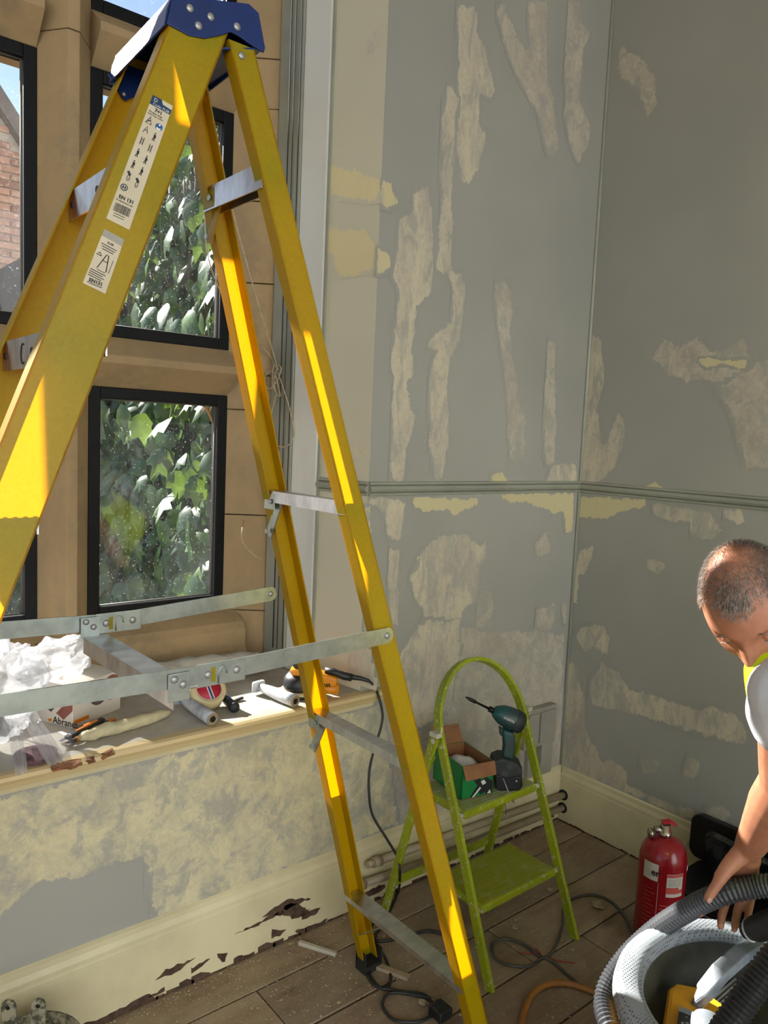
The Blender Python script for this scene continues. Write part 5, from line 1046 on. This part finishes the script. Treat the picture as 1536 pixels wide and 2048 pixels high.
def shell(name, rows, mm, par, cap0=True, cap1=True, n=48):
    m = MB(); vs = []; [vs.extend(ell(a, b, zz, n)) for a, b, zz in rows]
    fs = [(i * n + j, i * n + (j + 1) % n, (i + 1) * n + (j + 1) % n, (i + 1) * n + j) for i in range(len(rows) - 1) for j in range(n)]
    if cap0: fs.append(list(range(n))[::-1])
    if cap1: fs.append(list(range((len(rows) - 1) * n, len(rows) * n)))
    return m.add(vs, fs, sm=True).build(name, mm, par)
shell('tub', [(.21, .17, .045), (.222, .182, .05), (.235, .192, .24), (.24, .197, .25), (.24, .197, .27)], 'vac_black', VA)
shell('collar', [(.242, .199, .27), (.242, .199, .30), (.236, .192, .32), (.22, .18, .325)], 'yellow_plastic', VA)
shell('recess', [(.238, .194, .30), (.225, .185, .322), (.16, .12, .326), (.08, .06, .328)], 'dark_recess', VA)
m = MB(); rows = [(.222, .176, .430), (.214, .170, .40), (.205, .162, .355), (.18, .14, .340), (.06, .05, .338)]; n = 48; vs = []; [vs.extend(ell(a, b, zz, n)) for a, b, zz in rows]
m.add(vs, [(i * n + j, i * n + (j + 1) % n, (i + 1) * n + (j + 1) % n, (i + 1) * n + j) for i in range(len(rows) - 1) for j in range(n)] + [list(range(4 * n, 5 * n))], sm=True).build('well', 'dark_recess', VA)
shell('upper_shell', [(.243, .199, .30), (.250, .206, .36), (.256, .210, .42)], 'vac_black', VA, False, False)
# carrying ring: a broad flat band standing over the recess
m = MB(); n = 64; vs = []
prof = [(-.030, .0), (-.026, .016), (-.012, .024), (.012, .024), (.028, .014), (.032, -.004), (.02, -.012), (-.02, -.012)]
for i in range(n):
    a = 2 * math.pi * i / n; d = V((math.cos(a) * .90, math.sin(a), 0)).normalized(); c = vc + V((.243 * math.cos(a), .197 * math.sin(a), (.427) + .012 * math.sin(a)))
    vs += [c + d * o + V((0, 0, zz)) for o, zz in prof]
p_ = len(prof); m.add(vs, [(i * p_ + j, i * p_ + (j + 1) % p_, ((i + 1) % n) * p_ + (j + 1) % p_, ((i + 1) % n) * p_ + j) for i in range(n) for j in range(p_)], sm=True); ring = m.build('carry_ring', 'grey_dotted', VA)
for a in (math.pi * .78, math.pi * 1.22, math.pi * .15, -math.pi * .15):
    b0_ = vc + V((.215 * math.cos(a), .175 * math.sin(a), .30)); b1_ = vc + V((.232 * math.cos(a), .188 * math.sin(a), .425)); tg = V((-math.sin(a), math.cos(a), 0)); m = MB(); strip(m, [b0_, b0_.lerp(b1_, .5) + V((math.cos(a), math.sin(a), 0)) * .012, b1_], tg, .012, .075); m.build('ring_strut', 'grey_plastic', VA, bevel=.003)
pl4 = lambda x, y, zz: onZ(x, y, zz - .06)
m = MB(); strip(m, [pl4(1397, 2010, .44), pl4(1408, 1985, .475), pl4(1440, 1945, .51), pl4(1480, 1910, .52), pl4(1515, 1888, .505)], (0, 0, 1), .036, .024); m.build('grab_handle', 'grey_plastic', VA, bevel=.006, seg=3)
yc_ = [(1336, 1975, .445), (1352, 1962, .45), (1400, 1972, .45), (1456, 2012, .445), (1440, 2060, .44), (1320, 2080, .43)]
m = MB(); m.prism([pl4(*q) for q in yc_], (0, 0, -.06)); cov = m.build('motor_cover', 'yellow_plastic', VA, bevel=.012, seg=3)
m = MB(); m.prism([pl4(x, y, .4515) for x, y in [(1358, 2022), (1388, 2034), (1384, 2075), (1350, 2075)]], (0, 0, -.003)); pan = m.build('switch_panel', 'vac_black', VA)
m = MB(); m.prism([pl4(x, y, .453) for x, y in [(1360, 2012), (1388, 2024), (1388, 2033), (1358, 2021)]], (0, 0, -.003)); m.build('panel_edge', 'grey_plastic', pan)
cdir = V((CR.x, CR.y, 0)).normalized(); vdir = V((CF.x, CF.y, 0)).normalized(); text('0', .012, pl4(1364, 2050, .4518), cdir, vdir, 'ink_white', pan); text('2', .014, pl4(1374, 2052, .4518), cdir, vdir, 'ink_white', pan); text('-', .012, pl4(1372, 2036, .4518), cdir, vdir, 'ink_white', pan)
MB().lathe([(.0, 0), (.03, 0), (.03, .02), (.026, .028), (0, .028)], pl4(1412, 2062, .445), n=24).build('dial', 'grey_plastic', VA)
va, vb_, vc2, vd_ = pl4(1425, 1995, .425), pl4(1470, 1955, .425), pl4(1510, 1985, .425), pl4(1455, 2035, .425)
m = MB(); m.prism([va, vb_, vc2, vd_], (0, 0, -.008)); ve = m.build('vent_panel', 'vent_white', VA)
for i in range(1, 6): MB().bar(va.lerp(vd_, i / 6) + V((0, 0, .001)), vb_.lerp(vc2, i / 6) + V((0, 0, .001)), .0016, .001).build('vent_slot', 'vac_black', ve)
for x, y in ((1.36, .55), (1.36, .74), (1.70, .55), (1.70, .74)): MB().tube([(x, y - .015, .03), (x, y + .015, .03)], .03, 20).build('castor', 'black_rubber', VA)
def ribbed(name, pts, r, mm, step=.0045):
    P_ = spline(pts, 24); out = [P_[0]]; acc = 0
    for a, b in zip(P_, P_[1:]):
        L = (b - a).length; t = step - acc
        while t <= L: out.append(a.lerp(b, t / L)); t += step
        acc = (acc + L) % step
    return MB().tube(out, [r * (1.0 if i % 2 else .86) for i in range(len(out))], 16, sm=False).build(name, mm, VA, merge=0)
HP = [at(1640, 1765, 1.560), at(1580, 1768, 1.600), at(1520, 1773, 1.635), at(1450, 1786, 1.660), at(1385, 1814, 1.710), at(1310, 1862, 1.770), at(1245, 1925, 1.800), at(1210, 1990, 1.780), at(1218, 2052, 1.720), at(1262, 2120, 1.660)]
ribbed('hose', HP, .0245, 'hose_grey')
ribbed('hose', [at(1345, 1885, 1.860), at(1290, 1920, 1.860), at(1256, 1970, 1.840), at(1252, 2025, 1.800), at(1285, 2085, 1.740)], .022, 'hose_grey')
ribbed('inlet_hose', [at(1640, 1850, 1.35), at(1560, 1905, 1.36), at(1500, 1985, 1.36), at(1450, 2060, 1.36), at(1420, 2120, 1.38)], .026, 'hose_black')
MB().tube([at(1488, 1862, 1.660), at(1512, 1858, 1.640), at(1560, 1842, 1.600), at(1600, 1832, 1.580)], [.016, .026, .03, .03], 18).build('hose_cuff', 'vac_black', VA)
MB().tube([at(1488, 1862, 1.660), at(1500, 1860, 1.650)], [.012, .024], 18).build('cuff_tip', 'vent_white', VA)
# ------------------------------------------------------------------ man bending down to the hose
k = NT('skin'); co = k.coord(); at_ = k.n('Attribute', attribute_name='hair'); n = k.noise(co, 18, 5)
c = k.mix(k.ramp(n, .35, .7), 'b9805f', 'a46a4e'); c = k.mix(k.ramp(k.noise(co, 60, 4), .45, .75), c, 'a8705a')
k.base(k.mix(k.ramp(k.math('ADD', at_.outputs['Fac'], k.math('MULTIPLY', k.math('SUBTRACT', k.noise(co, 90, 4), .5), .8)), .35, .75), c, '6e574a')); k.p.inputs['Roughness'].default_value = .48
k.p.inputs['Subsurface Weight'].default_value = .12; k.p.inputs['Subsurface Radius'].default_value = (.008, .003, .0015); k.bump(k.noise(co, 220, 4), .15, .001); MAT['skin'] = k.m
mat('hair', '6b5d53', .36, c2='a3988e', ns=120, a=.4, b=.6); mat('shirt_white', 'd2d5da', .85, c2='c2c6cd', ns=6, bump=.2, bs=14, bd=.01); mat('hivis', 'd6f000', .6, c2='c6e000', ns=8, bump=.15, bs=20, bd=.006); mat('trousers', '23262d', .85, c2='1b1d23', ns=10); mat('boot', '4a3626', .7); mat('reflective', 'b9bcbc', .35, .4); mat('eye_white', 'cfc6bd', .3); mat('nail', 'c39a86', .35)
HC = at(1501, 1205, 1.45)
fD = (-CR * .35 - CU * .72 - CF * .60).normalized(); uD = (-CR * .5 + CU * .6 - CF * .43); uD = (uD - fD * uD.dot(fD)).normalized(); xD = fD.cross(uD).normalized()
HM = Matrix((xD, fD, uD)).transposed()
HS = 1.06
hl = lambda x, y, zz: HC + HM @ V((x, y, zz)) * HS
g = lambda t, s: math.exp(-(t / s) ** 2)
def headpt(x, y, zz):
    """unit sphere point -> head surface, x side, y forward, z up"""
    X, Y, Z = x * .077, y * .098, zz * .118
    if zz < 0: X *= 1 - .26 * (-zz) ** 1.6; Y *= (1 - .30 * (-zz) ** 1.3) if y < 0 else (1 - .06 * (-zz) ** 2)
    if y < 0: Y *= 1.02; 
    fr = max(0, y)
    if fr > 0:
        ax_ = abs(X); f2 = min(1, fr * 1.6)
        Y -= .006 * g(Z - .055, .05) * f2 * 0
        Y += f2 * (.0055 * g(Z - .026, .010) * g(ax_ - .024, .024) - .0105 * g(Z - .008, .013) * g(ax_ - .032, .016))
        ridge = g(X, .0095 + .006 * max(0, min(1, (.0 - Z) / .03)))
        prof = 0 if Z > .03 else ((.03 - Z) / .062 * .026 if Z > -.032 else .026 * g(Z + .032, .008))
        Y += f2 * (ridge * prof + .006 * g(ax_ - .013, .007) * g(Z + .031, .008))
        Y += f2 * (.0045 * g(ax_ - .044, .018) * g(Z + .026, .018) + .0055 * g(X, .024) * g(Z + .060, .005) + .006 * g(X, .021) * g(Z + .071, .006) - .004 * g(X, .024) * g(Z + .0655, .0025) - .003 * g(X, .03) * g(Z + .084, .008) + .010 * g(X, .026) * g(Z + .104, .016))
    return X, Y, Z
body = MB()
n_, m_ = 110, 84; vs = []
for i in range(m_ + 1):
    for j in range(n_):
        ph = math.pi * i / m_; th = 2 * math.pi * j / n_; vs.append(hl(*headpt(math.sin(ph) * math.sin(th), math.sin(ph) * math.cos(th), math.cos(ph))))
body.add(vs, [(i * n_ + j, (i + 1) * n_ + j, (i + 1) * n_ + (j + 1) % n_, i * n_ + (j + 1) % n_) for i in range(m_) for j in range(n_)])
for s in (-1, 1):
    body.sphere(hl(s * .079, -.008, -.002), (.007, .017, .030), 14, 10, HM); body.sphere(hl(s * .083, -.004, .010), (.008, .013, .014), 10, 8, HM); body.sphere(hl(s * .081, -.004, -.022), (.006, .008, .009), 10, 8, HM)
def caps(m, pts, rr, n=16):
    m.tube(spline(pts, 4) if len(pts) > 2 else pts, [rr[0] + (rr[-1] - rr[0]) * i / 8 for i in range(9)] if False else _rs(rr, (len(pts) - 1) * 4 + 1 if len(pts) > 2 else 2), n)
    for p, r_ in ((pts[0], rr[0]), (pts[-1], rr[-1])): m.sphere(p, r_, n, 10)
def _rs(rr, n):
    out = []
    for i in range(n):
        t = i / (n - 1) * (len(rr) - 1); a = min(int(t), len(rr) - 2); out.append(rr[a] + (rr[a + 1] - rr[a]) * (t - a))
    return out
hR, hF = V((CR.x, CR.y, 0)).normalized(), V((CF.x, CF.y, 0)).normalized(); ZU = V((0, 0, 1))
A = at(1582, 1388, 1.36); sd_ = (hR * .70 - hF * .70).normalized(); B = A + sd_ * .37; MID = (A + B) / 2; bk = (hR * .62 + hF * .55 - ZU * .56).normalized()
HIP = MID + bk * .50; CH = MID + bk * .14; WA = MID + bk * .36
neck0 = hl(0, -.028, -.055)
caps(body, [neck0, (neck0 + MID) / 2 + ZU * .012, MID + bk * .03 + ZU * .02], [.054, .056, .062])
EL = at(1570, 1565, 1.50); WR_ = at(1499, 1694, 1.645)
caps(body, [A, A.lerp(EL, .5), EL], [.056, .052, .046]); caps(body, [EL, EL.lerp(WR_, .3), EL.lerp(WR_, .75), WR_], [.046, .048, .036, .030])
# right hand over the hose: palm, thumb in front, fingers behind
KN = [at(1438, 1752, 1.697), at(1461, 1762, 1.705), at(1484, 1768, 1.705), at(1505, 1766, 1.698)]
for kp in KN: caps(body, [WR_ + (kp - WR_) * .15, WR_.lerp(kp, .6), kp], [.022, .0165, .0115], 12)
caps(body, [WR_.lerp(KN[0], .3), WR_.lerp(KN[3], .35)], [.021, .022], 12)
TIPS = [[at(1424, 1790, 1.715), at(1408, 1815, 1.705), at(1400, 1828, 1.692)], [at(1452, 1803, 1.715), at(1444, 1830, 1.702), at(1441, 1852, 1.688)], [at(1478, 1808, 1.715), at(1472, 1836, 1.702), at(1469, 1858, 1.688)], [at(1502, 1800, 1.705), at(1497, 1826, 1.694), at(1494, 1846, 1.682)]]
for kp, tp, r_ in zip(KN, TIPS, (.0098, .0100, .0096, .0086)): caps(body, [kp, tp[0], tp[1], tp[2]], [r_ * 1.1, r_, r_ * .95, r_ * .82], 12)
TH = [at(1478, 1712, 1.645), at(1453, 1738, 1.635), at(1434, 1768, 1.622), at(1416, 1797, 1.616)]
caps(body, TH, [.021, .0165, .0118, .0095], 12); caps(body, [TH[1], WR_.lerp(KN[0], .75)], [.015, .012], 12)
# other arm, resting on the knee side, and legs
EB = B + bk * .10 - ZU * .22 - hF * .06; WB = EB - hR * .16 - ZU * .16 + hF * .02
caps(body, [B, B.lerp(EB, .5), EB], [.056, .050, .044]); caps(body, [EB, EB.lerp(WB, .4), WB], [.044, .042, .030]); hd_ = (WB - EB).normalized(); 
caps(body, [WB, WB + hd_ * .07], [.03, .034], 12); cr = hd_.cross(ZU).normalized()
for i in range(4): p0 = WB + hd_ * .085 + cr * (.03 - .02 * i); caps(body, [p0, p0 + hd_ * .04, p0 + hd_ * .065 - ZU * .02], [.0105, .0098, .0085], 10)
caps(body, [WB + hd_ * .02 + cr * .035, WB + hd_ * .06 + cr * .06], [.014, .010], 10)
caps(body, [MID + bk * .02, CH, WA, HIP], [.10, .125, .115, .12])
legs = []
for s in (-1, 1):
    hp = HIP + sd_ * (.095 * s); ft = V((hp.x, hp.y, 0)) + hR * .04 + sd_ * (.03 * s); kn = V(((hp.x + ft.x) / 2, (hp.y + ft.y) / 2, hp.z * .54)) - hR * .11 - hF * .06; an = ft + ZU * .09; legs.append((hp, kn, an, ft))
    caps(body, [hp, kn], [.078, .058]); caps(body, [kn, kn.lerp(an, .35), an], [.056, .056, .04])
PE = thing('person', V((HIP.x, HIP.y, 0)), 'man in white t-shirt and yellow vest bending to grip the vacuum hose', 'person')
def fuse(m, name, mm, vox, smooth, par):
    me = D.meshes.new(name); me.from_pydata(m.v, [], m.f); ob = D.objects.new(name, me); COL.objects.link(ob)
    bm = bmesh.new(); bm.from_mesh(me); bmesh.ops.remove_doubles(bm, verts=bm.verts, dist=1e-5); bmesh.ops.recalc_face_normals(bm, faces=bm.faces); bm.to_mesh(me); bm.free()
    md = ob.modifiers.new('r', 'REMESH'); md.mode = 'VOXEL'; md.voxel_size = vox
    sm = ob.modifiers.new('s', 'SMOOTH'); sm.factor = .5; sm.iterations = smooth
    out = D.meshes.new_from_object(ob.evaluated_get(bpy.context.evaluated_depsgraph_get())); D.objects.remove(ob); out.name = name
    org = worg(par)
    for v in out.vertices: v.co = v.co - org
    for p in out.polygons: p.use_smooth = True
    out.materials.clear(); out.materials.append(MAT[mm]); o = D.objects.new(name, out); COL.objects.link(o); o.parent = par; return o
bo = fuse(body, 'body', 'skin', .0042, 3, PE)
HI = HM.transposed(); org = worg(PE)
def hairmask(l):
    if l.z < -.055 or l.length > .17: return 0.
    lim = .062 + .015 * (abs(l.x) / .07) ** 2          # hairline height at the front
    if l.y > .052: f = (l.z - lim) / .012
    elif l.y > .0: f = (l.z - (lim * (l.y / .052) + (-.01) * (1 - l.y / .052))) / .012
    else: f = (l.z + .05) / .012
    f = max(0., min(1., f)); bald = g(l.x, .04) * g(l.y + .005, .045) * max(0, min(1, (l.z - .08) / .02))
    bald2 = g(abs(l.x) - .045, .022) * g(l.y - .055, .03) * max(0, min(1, (l.z - .05) / .02)) * .55
    return f * (1 - .8 * bald) * (1 - bald2)
ha = bo.data.attributes.new('hair', 'FLOAT', 'POINT'); vals = []
for v in bo.data.vertices:
    l = HI @ (v.co + org - HC) / HS; vals.append(hairmask(l) * .8 if l.length < .17 and l.z > -.06 else 0.)
ha.data.foreach_set('value', vals)
# short hair: one strand ribbon each, combed forward and down the sides
m = MB(); r = random.Random(9); cnt = 0
while cnt < 6500:
    a, b = r.uniform(0, 2 * math.pi), r.uniform(-.5, 1); q = math.sqrt(1 - b * b); L = V(headpt(q * math.sin(a), q * math.cos(a), b)); hm = hairmask(L)
    if r.random() > hm: continue
    nr = V((L.x / .077 ** 2, L.y / .098 ** 2, L.z / .118 ** 2)).normalized(); cb_ = V((L.x * 2.0 + r.uniform(-.3, .3), .55 + r.uniform(-.3, .3), -.35 + r.uniform(-.3, .3))); cb_ = (cb_ - nr * cb_.dot(nr)).normalized(); ln = r.uniform(.009, .017); sd2 = nr.cross(cb_) * r.uniform(.00025, .0005)
    p = L - nr * .001; p1 = L + nr * .0045 + cb_ * ln * .5; p2 = L + nr * r.uniform(.003, .008) + cb_ * ln
    m.add([hl(*(p - sd2)), hl(*(p + sd2)), hl(*(p1 + sd2)), hl(*(p1 - sd2)), hl(*p2)], [(0, 1, 2, 3), (3, 2, 4)]); cnt += 1
tag(m.build('hair', 'hair', PE, merge=0), kind='stuff')
m = MB()
for s in (-1, 1):
    for i in range(130):
        t = r.uniform(-1, 1); L = V((s * (.030 + .019 * t), .092 - .010 * max(0, t) ** 2, .0245 + .004 * (1 - t * t) + r.uniform(-.0025, .0025))); d_ = V((s * .8, .1, -.2)).normalized() * r.uniform(.004, .008); w_ = V((0, 0, .0004))
        m.add([hl(*(L - w_)), hl(*(L + w_)), hl(*(L + d_ + V((0, .001, 0))))], [(0, 1, 2)])
tag(m.build('eyebrows', 'hair', PE, merge=0), kind='stuff')
for s in (-1, 1):
    MB().sphere(hl(s * .032, .0742, .006), .0122, 16, 10).build('eyelid', 'skin', PE)
    MB().tube([hl(s * (.020 + .004 * i), .0835 + .0022 * math.sin(math.pi * i / 6), .0005 - .0012 * math.sin(math.pi * i / 6)) for i in range(7)], .0009, 6).build('eyelashes', 'hair', PE)
nd = (TH[3] - TH[2]).normalized(); nn = -CF; nn = (nn - nd * nn.dot(nd)).normalized(); ns_ = nd.cross(nn); MB().sphere(TH[3] + nn * .0075 + nd * .001, (.0075, .0058, .0022), 12, 6, Matrix((nd, ns_, nn)).transposed()).build('thumb_nail', 'nail', PE)
# clothes
sh = MB(); SE = A.lerp(EL, .27); sh.sphere(A, .073, 16, 10); sh.sphere(B, .073, 16, 10)
caps(sh, [A + sd_ * .03, A.lerp(SE, .5), SE], [.072, .073, .070]); caps(sh, [B - sd_ * .03, B.lerp(EB, .42)], [.072, .070]); caps(sh, [MID + bk * .02, MID + bk * .06, CH, WA, HIP - bk * .02], [.116, .13, .145, .138, .138]); caps(sh, [A + sd_ * .03 + bk * .03, B - sd_ * .03 + bk * .03], [.078, .078])
fuse(sh, 'shirt', 'shirt_white', .006, 4, PE)
vsm = MB(); caps(vsm, [MID + bk * .06, CH + bk * .02, WA, HIP], [.118, .155, .148, .150]); caps(vsm, [A + sd_ * .09 + bk * .05, B - sd_ * .09 + bk * .05], [.083, .083]); caps(vsm, [at(1540, 1345, 1.40), at(1560, 1410, 1.385), at(1600, 1460, 1.37)], [.045, .052, .05]); caps(vsm, [A + sd_ * .055 + bk * .07 - ZU * .035, A + sd_ * .1 + bk * .2 - ZU * .05], [.075, .10])
ve_ = fuse(vsm, 'hi_vis_vest', 'hivis', .006, 4, PE)
tm = MB()
for hp, kn, an, ft in legs: caps(tm, [hp, kn], [.098, .076]); caps(tm, [kn, kn.lerp(an, .35), an + ZU * .01], [.074, .072, .064])
caps(tm, [HIP - bk * .05, HIP + bk * .02], [.135, .13]); fuse(tm, 'trousers', 'trousers', .008, 3, PE)
for hp, kn, an, ft in legs:
    m = MB(); caps(m, [ft + ZU * .045 + hR * .04, ft + ZU * .042 - hR * .17], [.043, .04]); caps(m, [ft + ZU * .05, an + ZU * .03], [.048, .05])
    for v in m.v: v.z = max(v.z, .001)
    fuse(m, 'boot', 'boot', .006, 2, PE)
